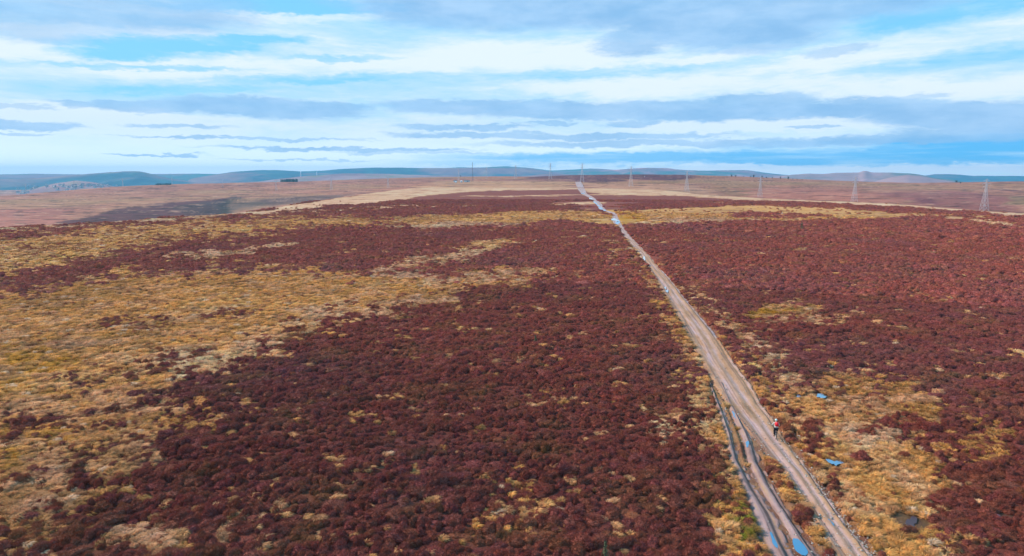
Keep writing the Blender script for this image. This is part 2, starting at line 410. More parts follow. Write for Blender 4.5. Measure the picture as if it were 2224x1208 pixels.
# (polygon in photo pixels, share of grass, grass colour, edge softness)
GRASS = [
    ([(-500, 640), (0, 640), (150, 617), (330, 600), (480, 588), (640, 590), (760, 602), (960, 600), (1090, 592), (1200, 596), (1160, 606), (990, 635), (960, 655), (800, 668), (700, 690), (640, 722), (540, 762), (400, 792), (330, 830), (380, 850), (250, 900), (0, 890), (-500, 900)], .88, GOLD, 1.4),
    ([(-500, 885), (0, 880), (250, 890), (420, 870), (340, 930), (290, 970), (210, 1010), (170, 1060), (100, 1120), (60, 1208), (-500, 1300)], .62, (0.66, 0.31, 0.125), 2.2),
    ([(0, 965), (120, 955), (215, 965), (200, 985), (130, 1010), (0, 1015)], .8, OLIVE, .8),
    ([(-200, 790), (60, 770), (140, 790), (110, 830), (0, 845), (-200, 850)], .9, OLIVE, 1.0),
    ([(-500, 535), (0, 512), (180, 500), (330, 489), (480, 478), (700, 470), (850, 475), (800, 490), (640, 497), (500, 510), (380, 522), (300, 540), (180, 562), (60, 590), (0, 640), (-500, 640)], .74, GOLD, 1.4),
    ([(370, 557), (500, 540), (640, 523), (670, 528), (520, 549), (400, 562)], .85, PALE, .5),
    ([(860, 553), (940, 547), (1100, 521), (1130, 530), (1050, 548), (1000, 563), (900, 580), (850, 592), (820, 586), (900, 562)], .62, PALE, .8),
    ([(1000, 540), (1110, 520), (1125, 528), (1040, 545)], .9, GOLD, .5),
    ([(800, 590), (1000, 598), (1210, 592), (1200, 602), (960, 608), (800, 604)], .75, PALE, .6),
    ([(640, 690), (800, 664), (960, 645), (900, 668), (760, 686), (690, 700)], .5, PALE, .8),
    ([(360, 790), (500, 755), (640, 715), (620, 735), (480, 790), (400, 830)], .5, PALE, .8),
    ([(810, 492), (850, 474), (1000, 467), (1280, 455), (1325, 463), (1345, 492), (1290, 484), (1200, 478), (1100, 489), (1000, 487), (930, 498)], .86, GOLD, .6),
    ([(820, 494), (1000, 486), (1100, 485), (1100, 489), (930, 499)], .95, PALE, .4),
    ([(-700, 545), (-500, 530), (0, 497), (209, 486), (352, 475), (466, 468), (560, 458), (681, 437), (762, 426), (842, 415), (918, 405), (1000, 400), (1240, 397), (1258, 412), (1130, 413), (1000, 418), (900, 430), (790, 444), (700, 448), (600, 461), (480, 473), (350, 480), (200, 491), (0, 502), (-500, 538)], .95, PALE, .35),
    ([(540, 461), (700, 452), (850, 447), (990, 444), (1080, 447), (980, 450), (700, 461), (560, 468)], .55, PALE, .5),
    ([(1000, 426), (1150, 424), (1262, 422), (1262, 425), (1100, 428)], .7, PALE, .3),
    ([(1160, 445), (1300, 438), (1305, 442), (1200, 448)], .8, PALE, .4),
    ([(1255, 397), (1330, 401), (1450, 408), (1500, 420), (1480, 425), (1380, 424), (1285, 424), (1262, 412)], .86, PALE, .4),
    ([(1345, 458), (1400, 455), (1560, 448), (1700, 448), (1850, 455), (1960, 463), (2100, 468), (2224, 471), (2224, 475), (2000, 470), (1870, 478), (1700, 481), (1550, 478), (1400, 484), (1345, 492)], .86, GOLD, .5),
    ([(1355, 480), (1550, 475), (1700, 480), (1550, 481), (1400, 486)], .95, PALE, .4),
    ([(1320, 455), (1360, 457), (1400, 480), (1352, 500), (1335, 480)], .9, OLIVE, .4),
    ([(1440, 413), (1525, 422), (1660, 430), (1700, 432), (1850, 438), (1983, 445), (2138, 458), (2224, 463), (2600, 484), (2600, 496), (2224, 470), (2130, 464), (1980, 452), (1850, 444), (1700, 437.5), (1600, 434.5), (1500, 427), (1440, 420)], .97, PALE, .3),
    ([(2020, 468), (2100, 472), (2230, 490), (2230, 493), (2100, 478), (2030, 471)], .85, PALE, .3),
    ([(2000, 461), (2150, 466), (2224, 474), (2150, 472), (2020, 466)], .6, GOLD, .4),
    ([(1480, 440), (1600, 437), (1640, 439), (1560, 442)], .5, PALE, .4),
    ([(1640, 768), (1700, 788), (1735, 838), (1850, 838), (1900, 925), (1960, 950), (1970, 1000), (1900, 1010), (1850, 1005), (1780, 955), (1720, 900)], .86, PALE, 1.0),
    ([(1640, 800), (1700, 870), (1740, 850), (1850, 850), (2000, 860), (1960, 900), (1850, 920), (1900, 1000), (2020, 985), (2050, 1060), (2010, 1100), (2060, 1208), (2120, 1320), (1990, 1320), (1900, 1208), (1800, 1050), (1720, 940)], .84, GOLD, 1.0),
    ([(1790, 800), (1850, 815), (1990, 850), (2080, 880), (2000, 905), (1880, 890), (1800, 840)], .7, ORANGE, .8),
    ([(2050, 925), (2180, 935), (2200, 975), (2080, 970)], .6, ORANGE, .8),
    ([(2000, 985), (2060, 1010), (2080, 1060), (2000, 1060)], .5, ORANGE, .8),
    ([(1655, 684), (1700, 671), (1765, 675), (1785, 688), (1700, 697)], .97, OLIVE, .4),
    ([(1660, 705), (1800, 695), (1850, 690), (1800, 705), (1700, 720)], .45, PALE, .6),
    ([(1480, 600), (1540, 650), (1620, 730), (1700, 800), (1650, 800), (1560, 710), (1480, 620)], .42, PALE, .8),
    ([(1330, 495), (1370, 560), (1420, 640), (1462, 720), (1500, 800), (1540, 850), (1520, 850), (1450, 740), (1400, 650), (1350, 560)], .5, GOLD, .5),
    ([(1475, 690), (1500, 760), (1535, 850), (1565, 950), (1590, 1050), (1650, 1208), (1680, 1320), (1600, 1320), (1560, 1150), (1550, 1050), (1520, 950), (1500, 860), (1460, 760)], .50, GOLD, 1.0),
    ([(1600, 1125), (1635, 1120), (1650, 1180), (1610, 1170)], .95, (0.28, 0.30, 0.02), .4),
    ([(1380, 900), (1500, 890), (1530, 960), (1450, 930)], .35, PALE, 1.0),
    ([(1540, 850), (1575, 850), (1620, 960), (1640, 1010), (1700, 1100), (1680, 1110), (1600, 1000), (1560, 920)], .85, GOLD, .5),
    ([(1625, 960), (1650, 960), (1700, 1040), (1760, 1140), (1800, 1208), (1850, 1320), (1810, 1320), (1720, 1130), (1660, 1040)], .62, GOLD, .6),
    ([(1200, 848), (1280, 850), (1300, 868), (1215, 868)], .75, ORANGE, .6),
    ([(980, 695), (1040, 700), (1040, 715), (990, 712)], .5, GOLD, .6),
    ([(200, 1180), (330, 1150), (400, 1138), (390, 1156), (250, 1190)], .85, PALE, .5),
    ([(1040, 1110), (1150, 1060), (1230, 1060), (1200, 1110), (1080, 1140)], .38, GOLD, 1.2),
    ([(480, 1130), (560, 1110), (620, 1120), (540, 1150)], .5, PALE, .8),
    ([(0, 1050), (120, 1010), (250, 960), (380, 945), (300, 990), (150, 1060), (0, 1120)], .6, (0.72, 0.38, 0.19), 1.2),
]
HEATHER_CUT = [
    ([(983, 423), (1040, 416.5), (1160, 414), (1256, 413), (1262, 417), (1150, 418), (1040, 420)], .9, .3),
    ([(1062, 397.5), (1140, 395), (1240, 395), (1240, 398.5), (1120, 399)], .9, .25),
    ([(1265, 400), (1330, 402.5), (1400, 408), (1330, 409), (1275, 406)], .85, .25),
    ([(1560, 462), (1760, 466), (1830, 472), (1700, 475.5), (1600, 472)], .75, .4),
    ([(1700, 840), (1760, 835), (1850, 850), (1760, 860)], .3, .5),
    ([(190, 715), (260, 690), (370, 690), (360, 715), (220, 730)], .6, .6),
    ([(1735, 925), (1775, 915), (1790, 960), (1760, 975)], .7, .4),
    ([(1900, 900), (2000, 905), (2050, 930), (1960, 940)], .7, .6),
    ([(430, 682), (520, 676), (560, 690), (450, 700)], .6, .5),
    ([(30, 540), (130, 532), (160, 540), (60, 550)], .4, .6),
    ([(0, 596), (90, 590), (200, 600), (100, 615), (0, 625)], .35, 1.0),
    ([(150, 820), (320, 760), (420, 770), (300, 815), (170, 850)], .5, 1.0),
    ([(0, 900), (100, 890), (120, 910), (0, 940)], .6, .7),
]
# slopes across the two valleys and the crest: (polygon, colour, strength, softness)
FARCOL = [
    ([(-700, 455), (0, 448), (160, 452), (220, 462), (135, 487), (0, 497), (-700, 540)], (0.500, 0.176, 0.128), .8, .8),
    ([(130, 470), (330, 440), (500, 428), (480, 432), (300, 450), (160, 486)], (0.525, 0.257, 0.136), .4, .8),
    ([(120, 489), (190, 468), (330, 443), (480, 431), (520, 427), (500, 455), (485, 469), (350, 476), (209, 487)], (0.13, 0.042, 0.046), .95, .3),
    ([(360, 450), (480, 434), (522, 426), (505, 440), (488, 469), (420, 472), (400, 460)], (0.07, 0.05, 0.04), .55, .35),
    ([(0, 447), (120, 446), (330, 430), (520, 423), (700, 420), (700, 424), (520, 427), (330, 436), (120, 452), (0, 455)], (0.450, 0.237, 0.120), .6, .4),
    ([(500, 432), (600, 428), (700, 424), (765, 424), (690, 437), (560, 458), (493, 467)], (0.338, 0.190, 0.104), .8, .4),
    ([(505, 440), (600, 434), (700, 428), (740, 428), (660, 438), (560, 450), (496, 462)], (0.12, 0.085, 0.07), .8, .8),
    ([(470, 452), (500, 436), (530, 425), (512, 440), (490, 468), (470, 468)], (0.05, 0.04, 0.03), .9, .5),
    ([(560, 436), (680, 425), (760, 422), (820, 416), (760, 425), (690, 435), (600, 448)], (0.175, 0.085, 0.080), .55, .4),
    ([(0, 429), (150, 415), (380, 402), (560, 397), (900, 388), (1100, 385), (1000, 392), (700, 402), (400, 412), (100, 425), (0, 438)], (0.413, 0.162, 0.120), .5, .5),
    ([(1147, 386), (1180, 383), (1230, 380), (1400, 377), (1495, 379), (1505, 386), (1480, 393), (1400, 391), (1345, 388), (1350, 394), (1300, 397), (1225, 394), (1215, 389), (1160, 390)], (0.169, 0.052, 0.060), .97, .2),
    ([(1060, 393), (1200, 386), (1230, 390), (1230, 395), (1100, 397)], (0.300, 0.114, 0.096), .5, .4),
    ([(1560, 398), (1640, 400), (1680, 425), (1600, 425), (1540, 410)], (0.338, 0.180, 0.080), .6, .5),
    ([(1600, 410), (1850, 410), (1960, 430), (1960, 446), (1700, 433), (1640, 428)], (0.500, 0.171, 0.120), .6, .6),
    ([(1900, 420), (2060, 415), (2224, 430), (2224, 463), (2138, 458), (1990, 446)], (0.325, 0.104, 0.096), .75, .6),
    ([(1990, 430), (2040, 432), (2050, 444), (2000, 440)], (0.188, 0.057, 0.072), .7, .4),
    ([(2190, 425), (2300, 430), (2300, 448), (2200, 445)], (0.312, 0.190, 0.096), .8, .4),
    ([(2110, 408), (2170, 411), (2300, 422), (2300, 424), (2160, 413)], (0.125, 0.048, 0.048), .8, .2),
    ([(1260, 397), (1450, 400), (1560, 415), (1480, 420), (1300, 412)], (0.625, 0.314, 0.184), .7, .5),
    ([(950, 393), (1240, 394), (1240, 408), (900, 410)], (0.625, 0.332, 0.176), .7, .5),
    ([(1380, 405), (1500, 412), (1600, 425), (1500, 425), (1400, 418)], (0.650, 0.323, 0.184), .6, .4),
]


def land_cover(x, y, z, far):
    """returns grass share, grass colour, heather colour for points on the land"""
    px, py = project(x, y, z)
    px = np.clip(px, -2500, 4500)
    X, Y = XY(px, py)
    wx = fbm(X * .35, Y * .35, 6, 11, .66) * 2.0
    wy = fbm(X * .35 + 50, Y * .35, 6, 23, .66) * 1.2
    fine = fbm(X * 1.1, Y * 1.6, 5, 31, .65)
    farm = sstep(440, 500, py)
    Xw = X + wx * farm + wx * .4 * (1 - farm); Yw = Y + wy * farm + wy * .3 * (1 - farm)
    g = 0.03 + 0.0 * X
    gc = np.zeros(x.shape + (3,)); gc[...] = GOLD
    for poly, dens, colr, soft in GRASS:
        a = np.array(poly); xa, xb = a[:, 0].min() - 150, a[:, 0].max() + 150
        ya = 372 + (a[:, 1].min() - 372) * .75; yb = 372 + (a[:, 1].max() - 372) * 1.35
        s = np.nonzero((px > xa) & (px < xb) & (py > ya) & (py < yb))[0]
        if len(s) == 0: continue
        d = poly_sd(Xw[s], Yw[s], poly)
        m = sstep(-soft * 1.3, soft, d + fine[s] * soft * 1.5)
        v = m * dens
        up = v > 0.02
        gc[s] = gc[s] + (np.array(colr) - gc[s]) * (m * (.35 + .6 * dens))[:, None]
        g[s] = np.maximum(g[s], v)
    for poly, dens, soft in HEATHER_CUT:
        a = np.array(poly); xa, xb = a[:, 0].min() - 150, a[:, 0].max() + 150
        s = np.nonzero((px > xa) & (px < xb))[0]
        if len(s) == 0: continue
        d = poly_sd(Xw[s], Yw[s], poly)
        g[s] *= 1 - dens * sstep(-soft, soft, d + fine[s] * soft)
    verge = in_track(px, py, 5.0) & (py > 600)
    g = np.where(verge, np.maximum(g, .42), g)
    gc = np.where((verge & (g < .58))[..., None], gc * .65 + np.array(ORANGE) * .35, gc)
    # mottling inside the patches and stray tufts in the heather
    mot = fbm(X * 1.5 + 7, Y * 1.9, 5, 51, .62)
    sm = fbm(x * .13, y * .13, 4, 61, .6)
    g = np.where(g > .1, np.clip(g + mot * .42 * (1.0 - np.abs(g - .55)), 0, 1), g)
    stray = sstep(.42, .8, fbm(X * .9 + 40, Y * 2.0, 5, 71, .62)) * .55
    g = np.maximum(g, stray * sstep(425, 470, py))
    tone = fbm(x * .05, y * .05, 4, 81, .55)[:, None]
    tone2 = fbm(x * .35, y * .35, 3, 91, .55)[:, None]
    gc = np.where(stray[:, None] > g[:, None] - .05, gc * .5 + np.array((0.62, .33, .16)) * .5, gc)
    gc = gc * (1 + .22 * tone) + (np.array(OLIVE) - gc) * np.clip(tone2 * .3, 0, .25) + (np.array(PALE) - gc) * np.clip(-tone2 * .6, 0, .45)
    brn = sstep(.10, .60, fbm(X * 1.3 + 61, Y * 3.4, 5, 95, .62))[:, None]
    gc = gc + (np.array((.40, .165, .085)) - gc) * brn * .62
    hA = np.array((0.305, 0.086, 0.065)); hB = np.array((0.325, 0.128, 0.063)); hC = np.array((0.262, 0.085, 0.077)); hD = np.array((0.345, 0.083, 0.060))
    t1 = fbm(x * .04 + 3, y * .04, 4, 101, .55)[:, None]
    t2 = fbm(x * .3 + 8, y * .3, 3, 111, .6)[:, None]
    hc = hA + (hC - hA) * np.clip(t1, 0, 1) + (hB - hA) * np.clip(t2 * .9 - .1, 0, 1) + (hD - hA) * np.clip(-t2 * .8 - .2, 0, 1)
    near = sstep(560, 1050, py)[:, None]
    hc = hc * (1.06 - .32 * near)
    gc = np.clip(gc, 0.01, .85)
    return g, gc, hc, px, py


def far_colour(x, y, z, px, py):
    X, Y = XY(px, py)
    st = fbm(X * .5, Y * 1.2, 6, 131, .62) + .5 * fbm(X * 2.0, Y * 4.5, 4, 133, .6)
    c = np.array(PINK)[None, :] * (1 + .34 * st[:, None])
    c = c + (np.array(GREENISH) - c) * np.clip(fbm(X * .12, Y * .25, 4, 141), 0, .7)[:, None]
    wx = fbm(X * .4, Y * .4, 5, 151, .6) * .9
    for poly, colr, stg, soft in FARCOL:
        a = np.array(poly); xa, xb = a[:, 0].min() - 120, a[:, 0].max() + 120
        s = np.nonzero((px > xa) & (px < xb) & (py < 520))[0]
        if len(s) == 0: continue
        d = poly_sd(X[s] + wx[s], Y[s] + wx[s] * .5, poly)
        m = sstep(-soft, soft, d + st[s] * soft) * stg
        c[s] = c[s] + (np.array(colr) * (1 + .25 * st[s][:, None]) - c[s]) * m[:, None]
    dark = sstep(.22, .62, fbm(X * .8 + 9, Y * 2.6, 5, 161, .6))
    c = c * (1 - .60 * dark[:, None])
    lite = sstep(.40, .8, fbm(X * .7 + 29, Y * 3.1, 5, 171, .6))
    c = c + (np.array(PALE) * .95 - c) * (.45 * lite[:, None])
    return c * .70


def far_mask(x, y):
    """1 where the land lies beyond the near spur"""
    r = np.hypot(x, y); a = np.arctan2(x, y)
    re = np.interp(a, AZ, RK[3])
    return sstep(1.02, 1.12, r / re)


def hnear(x, y, px, py):
    """small humps of the moor"""
    r = np.hypot(x, y)
    h = fbm(x * .045, y * .045, 3, 201) * .28 + fbm(x * .5, y * .5, 3, 211) * .10
    h *= sstep(12, 40, r) * (1 - .6 * sstep(200, 600, r))
    h = np.where(in_track(px, py, 9.0), h * .35 + .05, h)
    return np.where(in_track(px, py, .4), -0.14, h)


def trampled(px, py):
    """bare mud between the braided ruts and the main track"""
    a = TR['ruta']; m = TR['main']
    L = np.interp(py, a[:, 0], a[:, 1]); Rr = np.interp(py, m[:, 0], m[:, 1])
    return (py > 812) & (py < 1005) & (px > L) & (px < Rr + 2)


def full_h(x, y):
    z = hbase(x, y)
    px, py = project(x, y, z)
    return z + hnear(x, y, px, py)


# ------------------------------------------------------------------ object helpers
def mesh_np(name, V, Fq, cols=None, attrs=None, smooth=True):
    me = bpy.data.meshes.new(name)
    V = np.asarray(V, np.float32); Fq = np.asarray(Fq, np.int32)
    me.vertices.add(len(V)); me.vertices.foreach_set('co', V.ravel())
    k = Fq.shape[1]
    me.loops.add(len(Fq) * k); me.loops.foreach_set('vertex_index', Fq.ravel())
    me.polygons.add(len(Fq)); me.polygons.foreach_set('loop_start', np.arange(0, len(Fq) * k, k, dtype=np.int32))
    try:
        me.polygons.foreach_set('loop_total', np.full(len(Fq), k, np.int32))
    except Exception:
        pass
    me.update(calc_edges=True)
    me.polygons.foreach_set('use_smooth', np.full(len(Fq), smooth))
    if cols is not None:
        a = me.color_attributes.new('Col', 'FLOAT_COLOR', 'POINT')
        a.data.foreach_set('color', np.concatenate([cols, np.ones((len(cols), 1))], 1).astype(np.float32).ravel())
    for k_, v in (attrs or {}).items():
        a = me.attributes.new(k_, 'FLOAT', 'POINT')
        a.data.foreach_set('value', np.asarray(v, np.float32))
    return me


def link(name, me, mat=None, parent=None, **props):
    o = bpy.data.objects.new(name, me)
    COL.objects.link(o)
    if mat is not None:
        me.materials.clear(); me.materials.append(mat)
    if parent is not None:
        o.parent = parent
    for k, v in props.items():
        o[k] = v
    return o


def thing(name, label, cat, loc=(0, 0, 0), rz=0.0, group=None, scale=1.0):
    o = bpy.data.objects.new(name, None)
    COL.objects.link(o)
    o.location = loc; o.rotation_euler = (0, 0, rz); o.scale = (scale,) * 3
    o['label'] = label; o['category'] = cat
    if group: o['group'] = group
    return o


def copy_tree(src, parent=None):
    c_ = src.copy(); COL.objects.link(c_)
    if parent is not None:
        c_.parent = parent
    for ch in src.children:
        copy_tree(ch, c_)
    return c_


class MB:
    """collects beams, boxes, tubes into one mesh"""
    def __init__(self):
        self.v = []; self.f = []

    def quadtube(self, a, b, w0, w1=None, n=4, cap=True):
        w1 = w0 if w1 is None else w1
        a = Vector(a); b = Vector(b); d = (b - a).normalized()
        u = d.cross(Vector((0, 0, 1)))
        if u.length < 1e-3: u = d.cross(Vector((1, 0, 0)))
        u.normalize(); w = d.cross(u)
        i0 = len(self.v)
        for c_, rad in ((a, w0), (b, w1)):
            for k in range(n):
                t = 2 * math.pi * (k + .5) / n
                self.v.append(tuple(c_ + (u * math.cos(t) + w * math.sin(t)) * rad))
        for k in range(n):
            self.f.append((i0 + k, i0 + (k + 1) % n, i0 + n + (k + 1) % n, i0 + n + k))
        if cap:
            self.f.append(tuple(i0 + k for k in range(n))[::-1]); self.f.append(tuple(i0 + n + k for k in range(n)))

    def box(self, c_, s, rz=0.0):
        i0 = len(self.v); cs, sn = math.cos(rz), math.sin(rz)
        for sx in (-.5, .5):
            for sy in (-.5, .5):
                for sz in (-.5, .5):
                    x = sx * s[0]; y = sy * s[1]
                    self.v.append((c_[0] + x * cs - y * sn, c_[1] + x * sn + y * cs, c_[2] + sz * s[2]))
        for q in ((0, 1, 3, 2), (4, 6, 7, 5), (0, 4, 5, 1), (2, 3, 7, 6), (0, 2, 6, 4), (1, 5, 7, 3)):
            self.f.append(tuple(i0 + k for k in q))

    def prism(self, pts, z0, z1):
        i0 = len(self.v); n = len(pts)
        for z in (z0, z1):
            for p in pts: self.v.append((p[0], p[1], z))
        for k in range(n):
            self.f.append((i0 + k, i0 + (k + 1) % n, i0 + n + (k + 1) % n, i0 + n + k))
        self.f.append(tuple(i0 + k for k in range(n))[::-1]); self.f.append(tuple(i0 + n + k for k in range(n)))

    def torus(self, c_, Rr, r, n=28, m=6, axis='x'):
        i0 = len(self.v)
        for i in range(n):
            t = 2 * math.pi * i / n
            for j in range(m):
                q = 2 * math.pi * j / m
                rr = Rr + r * math.cos(q)
                self.v.append((c_[0] + r * math.sin(q), c_[1] + rr * math.cos(t), c_[2] + rr * math.sin(t)))
        for i in range(n):
            for j in range(m):
                self.f.append((i0 + i * m + j, i0 + ((i + 1) % n) * m + j, i0 + ((i + 1) % n) * m + (j + 1) % m, i0 + i * m + (j + 1) % m))

    def mesh(self, name, smooth=False):
        me = bpy.data.meshes.new(name); me.from_pydata(self.v, [], self.f); me.update()
        if smooth:
            for p in me.polygons: p.use_smooth = True
        return me

    def build(self, name, mat, parent=None, smooth=False, **props):
        return link(name, self.mesh(name, smooth), mat, parent, **props)


def principled(name, color=(.5, .5, .5), rough=.8, metal=0.0, spec=.3, nscale=None, namp=.2, bump=0.0, bscale=8.0):
    m = bpy.data.materials.new(name); m.use_nodes = True
    N = NT(m.node_tree)
    col = (*color, 1)
    bs = N.n('ShaderNodeBsdfPrincipled', ins={'Base Color': col, 'Roughness': rough, 'Metallic': metal})
    bs.inputs['Specular IOR Level'].default_value = spec
    tc = N.n('ShaderNodeTexCoord')
    nf = N.noise(tc.outputs['Object'], nscale or 3.0, 4.0, .6)
    v = N.math('ADD', N.math('MULTIPLY', nf, namp * 2), 1 - namp)
    cc = N.mix(1.0, col, N.n('ShaderNodeCombineColor', ins={0: v, 1: v, 2: v}).outputs[0], 'MULTIPLY')
    m.node_tree.links.new(cc, bs.inputs['Base Color'])
    if bump > 0:
        bf = N.noise(tc.outputs['Object'], bscale, 4.0, .6)
        b = N.n('ShaderNodeBump', ins={'Height': bf, 'Strength': bump, 'Distance': 0.05})
        m.node_tree.links.new(b.outputs[0], bs.inputs['Normal'])
    N.n('ShaderNodeOutputMaterial', ins={0: bs.outputs[0]})
    return m


def ground_mat():
    m = bpy.data.materials.new("moor_ground"); m.use_nodes = True
    N = NT(m.node_tree)
    a = N.n('ShaderNodeVertexColor', layer_name='Col').outputs[0]
    tc = N.n('ShaderNodeTexCoord').outputs['Object']
    n1 = N.noise(tc, 0.9, 6.0, .65)
    n2 = N.noise(tc, 7.0, 5.0, .7)
    v = N.math('ADD', N.math('MULTIPLY', n1, .7), N.math('MULTIPLY', n2, .9))
    v = N.math('ADD', v, .22)
    cc = N.mix(1.0, a, N.n('ShaderNodeCombineColor', ins={0: v, 1: v, 2: v}).outputs[0], 'MULTIPLY')
    bmp = N.n('ShaderNodeBump', ins={'Height': N.math('ADD', n1, n2), 'Strength': .8, 'Distance': .25})
    bs = N.n('ShaderNodeBsdfPrincipled', ins={'Base Color': cc, 'Roughness': .95, 'Normal': bmp.outputs[0]})
    bs.inputs['Specular IOR Level'].default_value = 0.1
    N.n('ShaderNodeOutputMaterial', ins={0: bs.outputs[0]})
    return m


def hill_mat():
    m = bpy.data.materials.new("hill_slopes"); m.use_nodes = True
    N = NT(m.node_tree)
    a = N.n('ShaderNodeVertexColor', layer_name='Col').outputs[0]
    bs = N.n('ShaderNodeBsdfPrincipled', ins={'Base Color': a, 'Roughness': .95})
    bs.inputs['Specular IOR Level'].default_value = 0.05
    N.n('ShaderNodeOutputMaterial', ins={0: bs.outputs[0]})
    return m


def plant_mat(name, amp=.35, transl=0.0, scale=9.0):
    m = bpy.data.materials.new(name); m.use_nodes = True
    N = NT(m.node_tree)
    a = N.n('ShaderNodeAttribute', attribute_type='INSTANCER', attribute_name='col').outputs['Color']
    tc = N.n('ShaderNodeTexCoord').outputs['Object']
    geo = N.n('ShaderNodeNewGeometry')
    ri = geo.outputs['Random Per Island']
    pn = N.noise(tc, scale, 4.0, .7)
    v = N.math('ADD', N.math('MULTIPLY', N.math('ADD', N.math('MULTIPLY', ri, .5), N.math('MULTIPLY', pn, 1.1)), amp * 2), 1 - amp * 1.5)
    cc = N.mix(1.0, a, N.n('ShaderNodeCombineColor', ins={0: v, 1: v, 2: v}).outputs[0], 'MULTIPLY')
    bs = N.n('ShaderNodeBsdfPrincipled', ins={'Base Color': cc, 'Roughness': .85})
    bs.inputs['Specular IOR Level'].default_value = 0.15
    out = bs.outputs[0]
    if transl > 0:
        t = N.n('ShaderNodeBsdfTranslucent', ins={'Color': cc})
        out = N.n('ShaderNodeMixShader', ins={0: transl, 1: bs.outputs[0], 2: t.outputs[0]}).outputs[0]
    N.n('ShaderNodeOutputMaterial', ins={0: out})
    return m


M_GROUND = ground_mat()
M_HILL = hill_mat()
M_HEATHER = plant_mat("heather_sprigs", .26, .12)
M_GRASS = plant_mat("moor_grass_blades", .28, .25)
M_STEEL = principled("galvanised_steel", (.60, .57, .60), .5, .2, .4, 1.0, .15)
M_WHITE = principled("white_paint", (.8, .8, .82), .5)
M_SHEDROOF = principled("dark_shed_roof", (.05, .07, .08), .6)
M_SHEDWALL = principled("pale_shed_wall", (.62, .66, .68), .7)
M_BARK = principled("bark", (.10, .07, .05), .9)
M_LEAF = principled("dark_foliage", (.035, .06, .03), .9, nscale=.8, namp=.4)

# ------------------------------------------------------------------ terrain mesh
def build_terrain():
    a1 = np.arange(-41.5, 41.51, 0.1)
    mid_ = np.arange(41.8, 56.1, .3)
    outer = np.arange(60, 180, 4.0)
    az = np.radians(np.concatenate([-outer[::-1], -mid_[::-1], a1, mid_, outer, [180.0]]))
    pys = np.arange(1300, 470, -2.0)
    rn = CAMZ / np.tan(np.arctan((pys - 604) / F) + PITCH)
    rows = [np.array([0.5, 6, 12, 18, 22, 25, 28])[np.array([0.5, 6, 12, 18, 22, 25, 28]) < rn[0] - 1], rn]
    r = rn[-1]
    mid = [r]
    while mid[-1] < 2900: mid.append(mid[-1] * 1.0065)
    far = [mid[-1]]
    while far[-1] < 13900: far.append(far[-1] * 1.06)
    rr = np.concatenate(rows + [np.array(mid[1:]), np.array(far[1:-1]), [13900.0]])
    A, Rr = np.meshgrid(az, rr, indexing='ij')
    x = (np.sin(A) * Rr).ravel(); y = (np.cos(A) * Rr).ravel()
    z = hbase(x, y)
    px, py = project(x, y, z)
    front = y > 5
    z = z + np.where(front, hnear(x, y, px, py), 0)
    fm = far_mask(x, y)
    # broad humps and small burns on the far slopes
    rad = np.hypot(x, y)
    z += fm * (fbm(x * .004, y * .004, 4, 301) * 2.2 + fbm(x * .02, y * .02, 3, 305) * .5) * sstep(900, 1400, rad) * (1 - sstep(1900, 2200, rad) * .85)
    g1x, g1y = ground_hit(500, 425); g2x, g2y = ground_hit(486, 463)
    ex, ey = g2x - g1x, g2y - g1y
    tt = np.clip(((x - g1x) * ex + (y - g1y) * ey) / (ex * ex + ey * ey), 0, 1)
    dg_ = np.hypot(x - g1x - ex * tt, y - g1y - ey * tt)
    z -= fm * 9.0 * np.exp(-(dg_ / 32.0) ** 2) * sstep(0, .3, tt)
    g, gc, hc, px, py = land_cover(x, y, z, fm)
    under = np.array((0.10, 0.035, 0.022))
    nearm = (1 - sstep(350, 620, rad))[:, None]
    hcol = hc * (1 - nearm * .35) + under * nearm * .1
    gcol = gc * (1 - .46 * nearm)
    n = fbm(x * .8, y * .8, 3, 401)
    gs = sstep(.30, .70, g + n * .25)
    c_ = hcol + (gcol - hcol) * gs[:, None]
    for qx_, qy_, qr_ in ((1783, 862, 1.5), (1812, 1011, 1.4), (1979, 1137, 1.2), (2165, 1122, .9), (1735, 861, .7)):
        hx, hy = ground_hit(qx_, qy_)
        dq = np.hypot(x - hx, y - hy) + fbm(x * 1.5, y * 1.5, 3, 421) * .3
        c_ = c_ + (np.array((.10, .06, .04)) - c_) * (.85 * sstep(qr_ + .7, qr_, dq))[:, None]
    mudm = trampled(px, py) | in_track(px, py, 5.0, ('ruta', 'rutb')) | in_track(px, py, 2.5)
    c_ = np.where((mudm & (rad < 160))[:, None], c_ * .4 + np.array((.24, .13, .09)) * .6, c_)
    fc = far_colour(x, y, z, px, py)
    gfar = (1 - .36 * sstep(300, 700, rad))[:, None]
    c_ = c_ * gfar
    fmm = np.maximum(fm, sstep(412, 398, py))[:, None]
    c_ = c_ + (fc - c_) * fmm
    # heather strips that reach onto the crest keep their own colour
    c_ = np.where(front[:, None], c_, np.array((0.2, .1, .07))[None, :])
    na, nr = A.shape
    idx = np.arange(na * nr).reshape(na, nr)
    q = np.stack([idx[:-1, :-1], idx[1:, :-1], idx[1:, 1:], idx[:-1, 1:]], -1).reshape(-1, 4)
    me = mesh_np('ground', np.stack([x, y, z], 1), q, np.clip(c_, .005, .9))
    o = link('ground', me, M_GROUND, kind='structure')
    return o


build_terrain()


